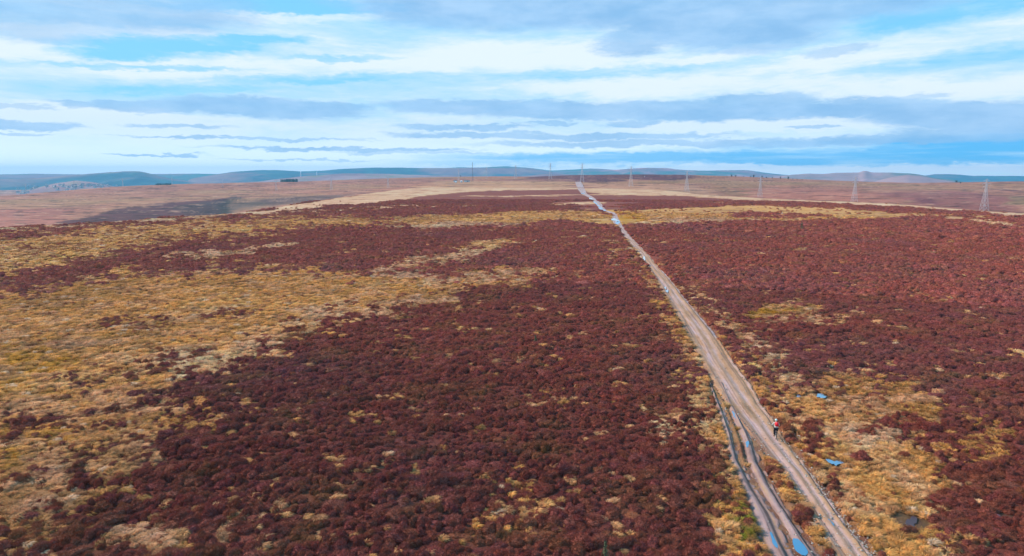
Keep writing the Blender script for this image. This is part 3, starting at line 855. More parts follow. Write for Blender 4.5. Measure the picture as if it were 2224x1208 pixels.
# ------------------------------------------------------------------ far hills
def hill(name, prof, dist, depth, foot, cA, cB, cC, seed, back=900.0):
    p = np.array(prof, float)
    xs = np.arange(p[0, 0], p[-1, 0] + .1, 2.5)
    # smooth the profile a little
    sk = np.interp(xs, p[:, 0], p[:, 1])
    ker = np.hanning(9); ker /= ker.sum()
    sk = np.convolve(np.pad(sk, 4, mode='edge'), ker, mode='valid') + fbm(xs * .03, xs * 0, 4, seed) * .35
    t = tan_el(xs, sk)
    az = np.arctan((xs - 1112) / F / 1.012)
    rows = np.concatenate([np.linspace(-depth, 0, 46), np.linspace(0, back, 12)[1:]])
    A, D = np.meshgrid(az, rows, indexing='ij')
    zs = (CAMZ + dist * t)[:, None]
    front = sstep(0, 1, (D + depth) / depth)
    front = front ** .8
    Rr = dist + D
    x = np.sin(A) * Rr; y = np.cos(A) * Rr
    zz = foot + (zs - foot) * np.where(D <= 0, front, 1 - sstep(0, 1, D / back) * 1.0)
    # spurs and cloughs
    rel = fbm(x * .0022, y * .0013, 5, seed + 5, .55)
    amp = np.clip(-D / depth, 0, 1) * np.clip((zs - foot), 0, 200) * .28
    zz = zz + rel * amp * np.clip((D + depth) / depth * 4, 0, 1)
    X_ = x.ravel(); Y_ = y.ravel(); Z_ = zz.ravel()
    n1 = fbm(X_ * .0011, Y_ * .0012, 5, seed + 9, .6)[:, None] + .45 * (D.ravel() / depth + .45)[:, None]
    n2 = fbm(X_ * .006, Y_ * .004, 5, seed + 19, .65)[:, None]
    c_ = np.array(cA) + (np.array(cB) - np.array(cA)) * sstep(-.35, .45, n1) + (np.array(cC) - np.array(cA)) * np.clip(n2 * .9, 0, .8)
    c_ = c_ * (1 + .15 * n2)
    na, nr = A.shape
    idx = np.arange(na * nr).reshape(na, nr)
    q = np.stack([idx[:-1, :-1], idx[1:, :-1], idx[1:, 1:], idx[:-1, 1:]], -1).reshape(-1, 4)
    me = mesh_np(name, np.stack([X_, Y_, Z_], 1), q, np.clip(c_, .01, .8))
    return link(name, me, M_HILL, kind='structure')


GRN_HAZE = (.05, .15, .14); DRK_HAZE = (.03, .11, .15); PUR = (.24, .15, .17); PNK = (.36, .23, .24); FLD = (.16, .20, .10)  # the two bluish slope tones have distance haze mixed into their colour
hill('hills', [(30, 420), (62, 411), (120, 398), (165, 392), (200, 396), (240, 404), (290, 412), (330, 416)], 5000, 900, -120, PNK, PUR, FLD, 1000)
hill('hills', [(-500, 400), (-100, 392), (0, 389), (25, 388), (80, 387), (140, 382), (180, 379), (230, 375), (270, 372), (300, 372), (315, 375), (340, 381), (372, 388), (400, 392), (440, 400), (460, 404)], 8600, 1800, -110, DRK_HAZE, PUR, GRN_HAZE, 1100)
hill('hills', [(380, 404), (480, 398), (560, 394), (650, 384), (690, 381), (750, 376.5), (850, 378), (950, 381.5), (1060, 382), (1130, 383), (1185, 378), (1240, 379.5), (1320, 381), (1400, 384)], 6500, 1300, -100, PNK, PUR, FLD, 1200)
hill('hills', [(395, 399), (415, 388), (461, 380), (504, 373.5), (560, 370), (600, 369.5), (653, 372.5), (700, 371), (760, 366), (820, 364), (960, 365.5), (1060, 364.5), (1140, 365.5), (1170, 369), (1205, 375), (1240, 380), (1260, 384)], 9800, 1900, -100, DRK_HAZE, PUR, GRN_HAZE, 1300)
hill('hills', [(-500, 381), (0, 379), (80, 377.5), (150, 379), (330, 378), (400, 377.3), (470, 378), (520, 380), (600, 384)], 12300, 2000, -100, PUR, GRN_HAZE, PUR, 1400)
hill('hills', [(1120, 380), (1198, 375.5), (1262, 373), (1312, 371), (1364, 367), (1400, 364.5), (1446, 365), (1469, 368), (1525, 371), (1603, 371.5), (1637, 374), (1653, 377), (1702, 381), (1760, 386)], 10500, 1900, -100, GRN_HAZE, PUR, PNK, 1500)
hill('hills', [(940, 366), (1000, 363.8), (1040, 364), (1100, 361.5), (1150, 364.5), (1196, 370.5), (1240, 368.5), (1281, 366), (1312, 367.5), (1360, 371), (1480, 373), (1560, 370), (1620, 369.5), (1660, 375), (1710, 380), (1740, 384)], 12600, 1700, -100, GRN_HAZE, PUR, PUR, 1600)
hill('hills', [(1660, 386), (1700, 382), (1724, 379), (1759, 377), (1790, 378), (1813, 375.5), (1868, 375), (1873, 371.5), (1879, 370.5), (1889, 373.5), (1896, 375), (1936, 375), (1983, 377), (2006, 381), (2030, 386), (2077, 391), (2110, 399)], 7000, 1400, -100, GRN_HAZE, PNK, PUR, 1700)
hill('hills', [(1880, 401), (1910, 392), (1940, 384.5), (1970, 380), (2000, 382.5), (2030, 388), (2080, 396), (2120, 402)], 5200, 800, -100, PNK, PNK, PUR, 1800)
hill('hills', [(1900, 386), (2013, 381), (2030, 378.5), (2060, 378), (2089, 379.5), (2112, 382), (2224, 382.3), (2700, 381)], 12000, 2000, -100, DRK_HAZE, PUR, GRN_HAZE, 1900)


# ------------------------------------------------------------------ tracks
def track_mat():
    m = bpy.data.materials.new("track_mud_and_grit"); m.use_nodes = True
    N = NT(m.node_tree)
    a = N.n('ShaderNodeVertexColor', layer_name='Col').outputs[0]
    wet = N.n('ShaderNodeAttribute', attribute_name='wet').outputs['Fac']
    tc = N.n('ShaderNodeTexCoord').outputs['Object']
    n1 = N.noise(tc, 1.6, 6.0, .7)
    n2 = N.noise(tc, 14.0, 4.0, .7)
    v = N.math('ADD', N.math('ADD', N.math('MULTIPLY', n1, .5), N.math('MULTIPLY', n2, .7)), .40)
    cc = N.mix(1.0, a, N.n('ShaderNodeCombineColor', ins={0: v, 1: v, 2: v}).outputs[0], 'MULTIPLY')
    ro = N.smooth(wet, 0.2, 1.0, .85, .22)
    bmp = N.n('ShaderNodeBump', ins={'Height': N.math('ADD', n1, n2), 'Strength': .6, 'Distance': .06})
    bs = N.n('ShaderNodeBsdfPrincipled', ins={'Base Color': cc, 'Roughness': ro, 'Normal': bmp.outputs[0]})
    bs.inputs['Specular IOR Level'].default_value = 0.5
    N.n('ShaderNodeOutputMaterial', ins={0: bs.outputs[0]})
    return m


M_TRACK = track_mat()
SAND = np.array((.43, .225, .12)); LILAC_SHEEN = np.array((.38, .28, .31)); BROWN = np.array((.13, .065, .05)); MUD = np.array((.29, .170, .150)); VERGE = np.array((.40, .19, .08))  # the lilac tone paints the sky's sheen on wet mud


def hit_grid(pts):
    return np.array([ground_hit(a, b) for a, b in pts])


def ribbon(name, key, nu, profile, colour, step=1.8, y0=None):
    t = TR[key]
    ys = []
    yv = t[0, 0] if y0 is None else y0
    while yv < t[-1, 0]:
        ys.append(yv); yv += max(0.7, step * (yv - 372) / 300.0)
    ys.append(t[-1, 0])
    ys = np.array(ys)
    Lx = np.interp(ys, t[:, 0], t[:, 1]); Rx = np.interp(ys, t[:, 0], t[:, 2])
    Lw = hit_grid(list(zip(Lx, ys))); Rw = hit_grid(list(zip(Rx, ys)))
    us = np.linspace(0, 1, nu)
    W = Lw[:, None, :] * (1 - us)[None, :, None] + Rw[:, None, :] * us[None, :, None]
    x = W[..., 0].ravel(); y = W[..., 1].ravel()
    U = np.tile(us, len(ys)); S = np.repeat(np.hypot(W[:, 0, 0], W[:, 0, 1]), nu)
    # ragged edges
    width = np.repeat(np.hypot(*(Rw - Lw).T), nu)
    rag = fbm(x * .9, y * .35, 4, 501) * .22 / np.maximum(width, .5)
    Ur = np.clip((U - .5) * (1.0) + .5 + rag * np.where(U < .5, 1, -1) * 0, 0, 1)
    edge = np.minimum(U, 1 - U) * width
    z = hbase(x, y) + .015 + profile(Ur, S, x, y) + fbm(x * 1.5, y * 1.5, 4, 511, .6) * .045
    z += -0.22 * (1 - sstep(0.0, .35, edge + fbm(x * 1.8, y * 1.8, 5, 521, .65) * .22))
    c_, wet = colour(Ur, S, x, y)
    nr = len(ys)
    idx = np.arange(nr * nu).reshape(nr, nu)
    q = np.stack([idx[:-1, :-1], idx[1:, :-1], idx[1:, 1:], idx[:-1, 1:]], -1).reshape(-1, 4)
    me = mesh_np(name, np.stack([x, y, z], 1), q[:, ::1], np.clip(c_, .02, .8), {'wet': wet})
    return link(name, me, M_TRACK, kind='structure')


def bump_(u, c0, w): return np.exp(-((u - c0) / w) ** 2)


def main_prof(u, s, x, y):
    w = fbm(s * .05, s * 0 + 3, 3, 531) * .03
    return .01 - .07 * bump_(u + w, .30, .07) - .05 * bump_(u + w, .60, .07) - .09 * bump_(u + w, .88, .045) - .05 * bump_(u + w, .08, .05) + .03 * bump_(u, .45, .1)


def main_col(u, s, x, y):
    w = fbm(s * .05, s * 0 + 3, 3, 531) * .03; u = u + w
    st = fbm(u * 9, s * .12, 5, 541, .65)
    ln = fbm(u * 26, s * .045, 4, 543, .6)
    pt = fbm(x * .7, y * .25, 5, 545, .65)
    c_ = SAND[None, :] * (1 + .22 * st[:, None] + .22 * pt[:, None]) * np.ones((len(u), 1))
    c_ = c_ + (np.array((.42, .20, .085)) - c_) * np.clip(ln * .9 - .05, 0, .7)[:, None]
    lil = np.clip(bump_(u, .34, .13) * .9 + bump_(u, .62, .08) * .75 + bump_(u, .9, .05) * .9, 0, 1) * np.clip(.42 + st * .8 + pt * .6, 0, 1)
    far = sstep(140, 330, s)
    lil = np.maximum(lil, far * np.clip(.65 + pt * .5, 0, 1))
    c_ = c_ + (LILAC_SHEEN - c_) * lil[:, None]
    near = 1 - sstep(90, 160, s)
    br = np.clip(bump_(u, .20, .030) + bump_(u, .845, .022) + bump_(u, .50, .018) * .6 + bump_(u, .06, .07) + bump_(u, .13, .02) * near, 0, 1) * np.clip(.55 + st * 1.2, 0, 1) * (1 - far * .7)
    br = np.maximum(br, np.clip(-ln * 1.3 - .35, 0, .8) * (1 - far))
    c_ = c_ + (BROWN - c_) * br[:, None] * .9
    edge_ = np.clip(sstep(.93, 1.0, u) + sstep(.09, .0, u), 0, 1)
    c_ = c_ + (VERGE * (1 + .3 * pt[:, None]) - c_) * edge_[:, None] * .8
    wet = np.clip(bump_(u, .9, .05) * .9 + bump_(u, .32, .05) * .55 + bump_(u, .62, .05) * .35, 0, 1) * np.clip(.45 + st * 1.1, 0, 1)
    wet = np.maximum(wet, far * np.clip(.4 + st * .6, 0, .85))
    return c_, wet


def rut_prof(u, s, x, y):
    return -.02 - .09 * bump_(u, .18, .12) - .10 * bump_(u, .72, .12) + .07 * bump_(u, .45, .12) + fbm(u * 5, s * .25, 4, 571) * .05


def rut_col(u, s, x, y):
    w = fbm(s * .1, s * 0 + 13, 3, 551) * .06; u = u + w
    st = fbm(u * 6, s * .2, 5, 561, .65)
    ln = fbm(u * 14, s * .07, 4, 563, .6)
    pt = fbm(x * 1.3, y * .5, 5, 565, .65)
    c_ = MUD[None, :] * (1 + .35 * st[:, None] + .30 * pt[:, None]) * np.ones((len(u), 1))
    lil = np.clip(bump_(u, .35, .15) + bump_(u, .8, .1), 0, 1) * np.clip(.2 + st + pt * .6, 0, 1)
    c_ = c_ + (LILAC_SHEEN * .72 - c_) * lil[:, None] * .85
    br = np.clip(bump_(u, .10, .07) + bump_(u, .60, .05) + np.clip(-ln * 1.3 - .2, 0, .9), 0, 1)  # brown mud streaks; the left-edge line paints in the bank's shade
    c_ = c_ + (BROWN * .8 - c_) * br[:, None] * .9
    gr = np.clip(ln * 1.4 - .45, 0, .8) * np.clip(pt * 2 + .3, 0, 1)
    c_ = c_ + (np.array((.40, .24, .07)) - c_) * gr[:, None]
    wet = np.clip(bump_(u, .25, .12) * .4 + st * .4 - br * .8, 0, .5)
    return c_, wet


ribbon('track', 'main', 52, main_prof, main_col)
ribbon('muddy_path', 'ruta', 30, rut_prof, rut_col)
ribbon('muddy_path', 'rutb', 30, rut_prof, rut_col)


def ditch_prof(u, s, x, y):
    return -.02 - .12 * bump_(u, .5, .3)


def ditch_col(u, s, x, y):
    c_, wet = rut_col(u, s, x, y)
    return c_ * .55 + np.array((.10, .055, .035)) * .45, wet * .4


def path_col(u, s, x, y):
    c_, wet = rut_col(u, s, x, y)
    return c_ * .5 + np.array((.46, .26, .15)) * .5, wet * .3


ribbon('narrow_ditch', 'rutc', 10, ditch_prof, ditch_col)
ribbon('footpath', 'rutd', 10, ditch_prof, path_col)


# ------------------------------------------------------------------ puddles
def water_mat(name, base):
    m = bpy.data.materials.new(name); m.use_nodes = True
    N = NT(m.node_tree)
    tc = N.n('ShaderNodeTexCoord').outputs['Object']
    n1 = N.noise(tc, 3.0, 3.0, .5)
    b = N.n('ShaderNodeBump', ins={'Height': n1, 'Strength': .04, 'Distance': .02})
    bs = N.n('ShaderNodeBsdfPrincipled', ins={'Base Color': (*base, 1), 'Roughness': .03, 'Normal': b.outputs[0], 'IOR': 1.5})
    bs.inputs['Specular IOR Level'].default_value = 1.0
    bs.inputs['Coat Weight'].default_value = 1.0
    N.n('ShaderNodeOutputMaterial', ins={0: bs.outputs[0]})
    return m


M_WATER = water_mat("puddle_water", (.05, .18, .34))  # blue base colour holds the sky's reflection
M_PEATY = principled("peaty_water", (.06, .03, .035), .35, nscale=2.0)


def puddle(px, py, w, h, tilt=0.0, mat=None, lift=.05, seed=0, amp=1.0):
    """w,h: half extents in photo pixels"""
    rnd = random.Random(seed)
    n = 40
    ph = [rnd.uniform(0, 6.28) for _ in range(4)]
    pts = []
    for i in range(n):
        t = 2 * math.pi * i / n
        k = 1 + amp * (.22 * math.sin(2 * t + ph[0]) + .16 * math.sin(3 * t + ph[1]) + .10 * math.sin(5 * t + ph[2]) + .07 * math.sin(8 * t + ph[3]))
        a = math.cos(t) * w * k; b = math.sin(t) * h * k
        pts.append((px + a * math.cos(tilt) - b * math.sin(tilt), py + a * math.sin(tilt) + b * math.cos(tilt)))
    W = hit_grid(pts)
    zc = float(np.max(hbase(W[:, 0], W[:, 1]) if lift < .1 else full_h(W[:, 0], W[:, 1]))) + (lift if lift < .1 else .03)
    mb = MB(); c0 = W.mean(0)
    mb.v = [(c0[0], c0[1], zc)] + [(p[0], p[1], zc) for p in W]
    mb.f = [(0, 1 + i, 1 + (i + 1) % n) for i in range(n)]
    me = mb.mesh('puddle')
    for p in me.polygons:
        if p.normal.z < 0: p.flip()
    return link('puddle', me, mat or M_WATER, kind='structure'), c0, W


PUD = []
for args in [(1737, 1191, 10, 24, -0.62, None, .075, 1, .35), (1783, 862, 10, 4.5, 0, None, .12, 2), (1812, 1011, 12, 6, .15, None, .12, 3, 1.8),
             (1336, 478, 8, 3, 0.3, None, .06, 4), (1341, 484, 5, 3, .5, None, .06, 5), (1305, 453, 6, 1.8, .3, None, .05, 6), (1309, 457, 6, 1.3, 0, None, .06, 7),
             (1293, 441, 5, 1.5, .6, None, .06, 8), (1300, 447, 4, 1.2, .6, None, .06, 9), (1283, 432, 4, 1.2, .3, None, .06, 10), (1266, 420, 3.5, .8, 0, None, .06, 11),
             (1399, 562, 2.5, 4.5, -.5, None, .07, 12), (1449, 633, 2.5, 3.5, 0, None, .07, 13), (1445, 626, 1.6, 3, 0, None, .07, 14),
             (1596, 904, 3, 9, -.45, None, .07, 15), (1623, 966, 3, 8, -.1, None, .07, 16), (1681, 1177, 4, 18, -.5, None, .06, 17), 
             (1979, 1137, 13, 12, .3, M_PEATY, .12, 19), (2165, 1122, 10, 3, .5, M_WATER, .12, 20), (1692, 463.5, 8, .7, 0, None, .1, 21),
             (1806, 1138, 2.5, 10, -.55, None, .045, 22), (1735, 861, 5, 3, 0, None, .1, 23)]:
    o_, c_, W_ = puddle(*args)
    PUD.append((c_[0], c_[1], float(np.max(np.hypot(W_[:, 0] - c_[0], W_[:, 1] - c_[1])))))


# ------------------------------------------------------------------ ground cover: heather and grass
def clump_mesh(name, seed, nspr, w=.02, nlat=8, nlon=22, ln=.11):
    """a soft rounded heather mound: lobed dome with a fuzz of short sprigs"""
    rnd = np.random.RandomState(seed)
    lob = rnd.normal(size=(16, 3)); lob[:, 2] = np.abs(lob[:, 2]) * .8 + .1
    lob /= np.linalg.norm(lob, axis=1)[:, None]
    amp = rnd.uniform(.08, .24, 16)

    def rad(d):
        c_ = np.clip(lob @ d, -1, 1)
        return .66 + float((amp * np.exp(-((1 - c_) / .085) ** 1.0)).max()) + .02 * rnd.normal()
    V = []; Fc = []
    grid = []
    for i in range(nlat):
        th = -0.12 + (math.pi / 2 + .12) * i / (nlat - .6)
        for j in range(nlon):
            a = 2 * math.pi * (j + .5 * (i % 2)) / nlon
            d = np.array((math.cos(a) * math.cos(th), math.sin(a) * math.cos(th), math.sin(th)))
            r_ = rad(d)
            V.append((d[0] * r_, d[1] * r_, max(d[2], 0) ** .85 * r_ * .95 + min(d[2], 0)))
    V.append((0, 0, .9 * rad(np.array((0, 0, 1.0)))))
    top = len(V) - 1
    for i in range(nlat - 1):
        for j in range(nlon):
            p = i * nlon + j; q = i * nlon + (j + 1) % nlon
            Fc.append((p, q, q + nlon)); Fc.append((p, q + nlon, p + nlon))
    for j in range(nlon):
        Fc.append(((nlat - 1) * nlon + j, (nlat - 1) * nlon + (j + 1) % nlon, top))
    for _ in range(nspr):
        a = rnd.uniform(0, 2 * math.pi); th = math.asin(rnd.uniform(.02, 1) ** .9)
        d = np.array((math.cos(a) * math.cos(th), math.sin(a) * math.cos(th), math.sin(th)))
        r_ = rad(d) * .96
        root = d * r_ * np.array((1, 1, .97))
        tip = root + (d + rnd.normal(size=3) * .30 + np.array((0, 0, .35))) * ln * rnd.uniform(.6, 1.4)
        side = np.cross(d, rnd.normal(size=3)); side /= np.linalg.norm(side) + 1e-9
        ww = w * rnd.uniform(.7, 1.6)
        i0 = len(V)
        V += [tuple(root - side * ww), tuple(root + side * ww), tuple(tip)]
        Fc.append((i0, i0 + 1, i0 + 2))
    me = bpy.data.meshes.new(name); me.from_pydata(V, [], Fc); me.update()
    me.materials.append(M_HEATHER)
    return me


def tussock_mesh(name, seed, nbl, w=.05):
    rnd = np.random.RandomState(seed)
    V = []; Fc = []
    wind = rnd.uniform(0, 6.28)
    for _ in range(nbl):
        a = rnd.uniform(0, 2 * math.pi); r0 = rnd.uniform(0, .35)
        L = rnd.uniform(.6, 1.05); up = rnd.uniform(.35, 1.0)
        d = np.array((math.cos(a), math.sin(a), 0))
        s = np.array((-math.sin(a), math.cos(a), 0)) * w * rnd.uniform(.6, 1.3)
        p0 = d * r0 * .5
        p1 = d * (r0 * .6 + L * .28) + np.array((0, 0, up * .55))
        p2 = d * (r0 + L * .65) + np.array((0, 0, up * .62))
        p3 = d * (r0 + L * 1.0) + np.array((0, 0, up * .28))
        wv_ = np.array((1.0, .15, 0)) * L
        p1 = p1 + wv_ * .12; p2 = p2 + wv_ * .38; p3 = p3 + wv_ * .62
        i0 = len(V)
        V += [tuple(p0 - s), tuple(p0 + s), tuple(p1 - s), tuple(p1 + s), tuple(p2 - s * .8), tuple(p2 + s * .8), tuple(p3)]
        Fc += [(i0, i0 + 1, i0 + 3), (i0, i0 + 3, i0 + 2), (i0 + 2, i0 + 3, i0 + 5), (i0 + 2, i0 + 5, i0 + 4), (i0 + 4, i0 + 5, i0 + 6)]
    me = bpy.data.meshes.new(name); me.from_pydata(V, [], Fc); me.update()
    me.materials.append(M_GRASS)
    return me


def variant_collection(name, meshes):
    c_ = bpy.data.collections.new(name)
    for i, me in enumerate(meshes):
        o = bpy.data.objects.new("%s_%d" % (name, i), me); c_.objects.link(o)
    return c_


C_HNEAR = variant_collection("heather_bush", [clump_mesh("heather_bush", s, 820, w=.017, ln=.20) for s in range(6)])
C_HFAR = variant_collection("heather_mat", [clump_mesh("heather_mat", 20 + s, 240, w=.032, nlat=6, nlon=14, ln=.20) for s in range(4)])
C_GNEAR = variant_collection("grass_tussock", [tussock_mesh("grass_tussock", 40 + s, 90, .035) for s in range(4)])
C_GFAR = variant_collection("grass_mat", [tussock_mesh("grass_mat", 60 + s, 40, .09) for s in range(3)])


def scatter(name, P, cols, rot, scl, vid, coll, **props):
    me = bpy.data.meshes.new(name)
    me.vertices.add(len(P)); me.vertices.foreach_set('co', P.astype(np.float32).ravel())
    a = me.attributes.new('col', 'FLOAT_COLOR', 'POINT'); a.data.foreach_set('color', np.concatenate([cols, np.ones((len(cols), 1))], 1).astype(np.float32).ravel())
    a = me.attributes.new('rot', 'FLOAT_VECTOR', 'POINT'); a.data.foreach_set('vector', rot.astype(np.float32).ravel())
    a = me.attributes.new('scl', 'FLOAT_VECTOR', 'POINT'); a.data.foreach_set('vector', scl.astype(np.float32).ravel())
    a = me.attributes.new('vid', 'INT', 'POINT'); a.data.foreach_set('value', vid.astype(np.int32))
    me.update()
    o = link(name, me, None, kind='stuff', **props)
    ng = bpy.data.node_groups.new(name + "_scatter", 'GeometryNodeTree')
    ng.interface.new_socket('Geometry', in_out='INPUT', socket_type='NodeSocketGeometry')
    ng.interface.new_socket('Geometry', in_out='OUTPUT', socket_type='NodeSocketGeometry')
    gi = ng.nodes.new('NodeGroupInput'); go = ng.nodes.new('NodeGroupOutput')
    ci = ng.nodes.new('GeometryNodeCollectionInfo'); ci.inputs['Collection'].default_value = coll
    ci.inputs['Separate Children'].default_value = True; ci.inputs['Reset Children'].default_value = True
    ip = ng.nodes.new('GeometryNodeInstanceOnPoints'); ip.inputs['Pick Instance'].default_value = True
    def na(nm, dt):
        nd = ng.nodes.new('GeometryNodeInputNamedAttribute'); nd.data_type = dt; nd.inputs['Name'].default_value = nm
        return [s for s in nd.outputs if s.enabled and s.name == 'Attribute'][0]
    L = ng.links.new
    L(gi.outputs[0], ip.inputs['Points']); L(ci.outputs[0], ip.inputs['Instance'])
    L(na('vid', 'INT'), ip.inputs['Instance Index']); L(na('rot', 'FLOAT_VECTOR'), ip.inputs['Rotation']); L(na('scl', 'FLOAT_VECTOR'), ip.inputs['Scale'])
    L(ip.outputs[0], go.inputs[0])
    md = o.modifiers.new('scatter', 'NODES'); md.node_group = ng
    return o


def sample_wedge(r0, r1, sp, seed, half=40.0):
    """jittered square grid over the wedge of moor between two distances"""
    rnd = np.random.RandomState(seed)
    X = np.arange(-r1, r1, sp); Yv = np.arange(0, r1, sp)
    gx, gy = np.meshgrid(X, Yv)
    x = gx.ravel() + rnd.uniform(-.5, .5, gx.size) * sp; y = gy.ravel() + rnd.uniform(-.5, .5, gx.size) * sp
    r = np.hypot(x, y); a = np.degrees(np.arctan2(x, y + 32))
    edge = np.interp(np.arctan2(x, y), AZ, RK[3])
    k = (r >= r0) & (r < r1) & (np.abs(a) < half) & (r < edge * 1.03)
    return x[k], y[k], rnd


def clear_of_water(x, y):
    k = np.ones(len(x), bool)
    for cx, cy, rad in PUD:
        k &= np.hypot(x - cx, y - cy) > rad * .95 + .12
    return k


def grow(kind, r0, r1, sp, size, hz, seed, coll, nv, label):
    x, y, rnd = sample_wedge(r0, r1, sp, seed)
    z = full_h(x, y)
    g, gc, hc, px, py = land_cover(x, y, z, None)
    u = rnd.uniform(0, 1, len(x))
    big = fbm(x * .22, y * .22, 3, 701, .6)
    ok = ~in_track(px, py, 0.0) & clear_of_water(x, y)
    rx = x * .94 + y * .34; ry = -x * .34 + y * .94
    row = fbm(rx * .30, ry * .85, 3, 711, .55)
    ok &= ~(trampled(px, py) & (rnd.uniform(0, 1, len(x)) < .72))
    if kind == 'h':
        keep = (u > sstep(.12, .9, g)) & ok
        cols = hc * (1.08 + rnd.uniform(-.16, .20, (len(x), 1))) + rnd.uniform(-.008, .008, (len(x), 3))
        red = rnd.uniform(0, 1, (len(x), 1)) < .08
        cols = np.where(red, hc * np.array((1.15, 1.25, 1.0)), cols)
        cols = cols + (np.array((.46, .17, .075)) - cols) * (sstep(.2, .75, g) * .75)[:, None]
        s = size * (1 + .28 * big) * np.exp(rnd.normal(0, .26, len(x))) * (1 - .45 * g)
        hh = hz * np.clip(1 + .22 * row, .7, 1.3) * (1 + .2 * big) * rnd.uniform(.6, 1.3, len(x)) * (1 - .35 * g)
    else:
        keep = (u < sstep(.04, .60, g)) & ok
        cols = gc * (1 + rnd.uniform(-.42, .25, (len(x), 1)))
        cols = np.where(rnd.uniform(0, 1, (len(x), 1)) < .02, np.array((.80, .55, .36)), cols)
        s = size * rnd.uniform(.7, 1.3, len(x))
        hh = hz * rnd.uniform(.6, 1.4, len(x))
    x, y, z, cols, s, hh = x[keep], y[keep], z[keep], cols[keep], s[keep], hh[keep]
    n = len(x)
    rot = np.stack([rnd.uniform(-.12, .12, n), rnd.uniform(-.12, .12, n), rnd.uniform(0, 6.283, n)], 1)
    if kind != 'h': rot[:, 2] = rnd.normal(.25, .55, n)
    scl = np.stack([s * rnd.uniform(.85, 1.5 if kind == 'h' else 1.2, n), s * rnd.uniform(.8, 1.1, n), hh], 1)
    print('scatter', label, n)
    zo = (.17 * np.clip(row[keep], -1, 1) * (hz / .6) - .03) if kind == 'h' else -.03
    return scatter('heather' if kind == 'h' else 'moor_grass', np.stack([x, y, z + zo], 1), np.clip(cols, .008, .9), rot, scl, rnd.randint(0, nv, n), coll)


grow('h', 30, 75, .58, .45, .44, 1, C_HNEAR, 6, 'near heather')
grow('h', 75, 140, .72, .55, .47, 2, C_HNEAR, 6, 'heather 2')
grow('h', 140, 280, 1.1, .76, .62, 3, C_HFAR, 4, 'heather 3')
grow('h', 280, 620, 2.1, 1.4, .85, 4, C_HFAR, 4, 'heather 4')
grow('g', 33, 80, .42, .38, .42, 5, C_GNEAR, 4, 'near grass')
grow('g', 80, 170, .72, .58, .50, 6, C_GNEAR, 4, 'grass 2')
grow('g', 170, 420, 1.6, 1.1, .60, 7, C_GFAR, 3, 'grass 3')


# loose stones along and beside the track
def stones():
    M_STONE = plant_mat("pale_gritstone", .2, 0.0, 3.0)
    mesh = []
    for q in range(4):
        bm = bmesh.new(); bmesh.ops.create_icosphere(bm, subdivisions=2, radius=1)
        rnd = np.random.RandomState(q)
        for v in bm.verts:
            v.co *= 1 + rnd.uniform(-.22, .22); v.co.z *= .62
        me = bpy.data.meshes.new('stone'); bm.to_mesh(me); bm.free(); me.materials.append(M_STONE); mesh.append(me)
    coll = variant_collection('stone', mesh)
    rnd = np.random.RandomState(77)
    n = 3200
    t = TR['main']
    py = 640 + (1290 - 640) * rnd.uniform(0, 1, n) ** .8
    L = np.interp(py, t[:, 0], t[:, 1]); Rr = np.interp(py, t[:, 0], t[:, 2])
    w = Rr - L
    side = rnd.uniform(0, 1, n)
    px = np.where(side < .45, Rr + rnd.exponential(.45, n) * w - .15 * w, np.where(side < .7, L - rnd.exponential(.4, n) * w + .15 * w, L + w * rnd.uniform(.04, .96, n)))
    dx, dy, dz = ray(px, py)
    k_ = -CAMZ / dz
    x = dx * k_; y = dy * k_
    z = full_h(x, y)
    qx, qy = project(x, y, hbase(x, y))
    z = np.where(in_track(qx, qy, 0), hbase(x, y) + .03, z + .02)
    s_ = .018 + .05 * rnd.uniform(0, 1, n) ** 3
    g_ = rnd.uniform(.20, .50, (n, 1)) * np.array((1.0, .86, .76))
    rot = rnd.uniform(-.4, .4, (n, 3)); rot[:, 2] = rnd.uniform(0, 6.28, n)
    o = scatter('stones', np.stack([x, y, z], 1), g_, rot, np.stack([s_ * 1.2, s_, s_], 1), rnd.randint(0, 4, n), coll)


stones()

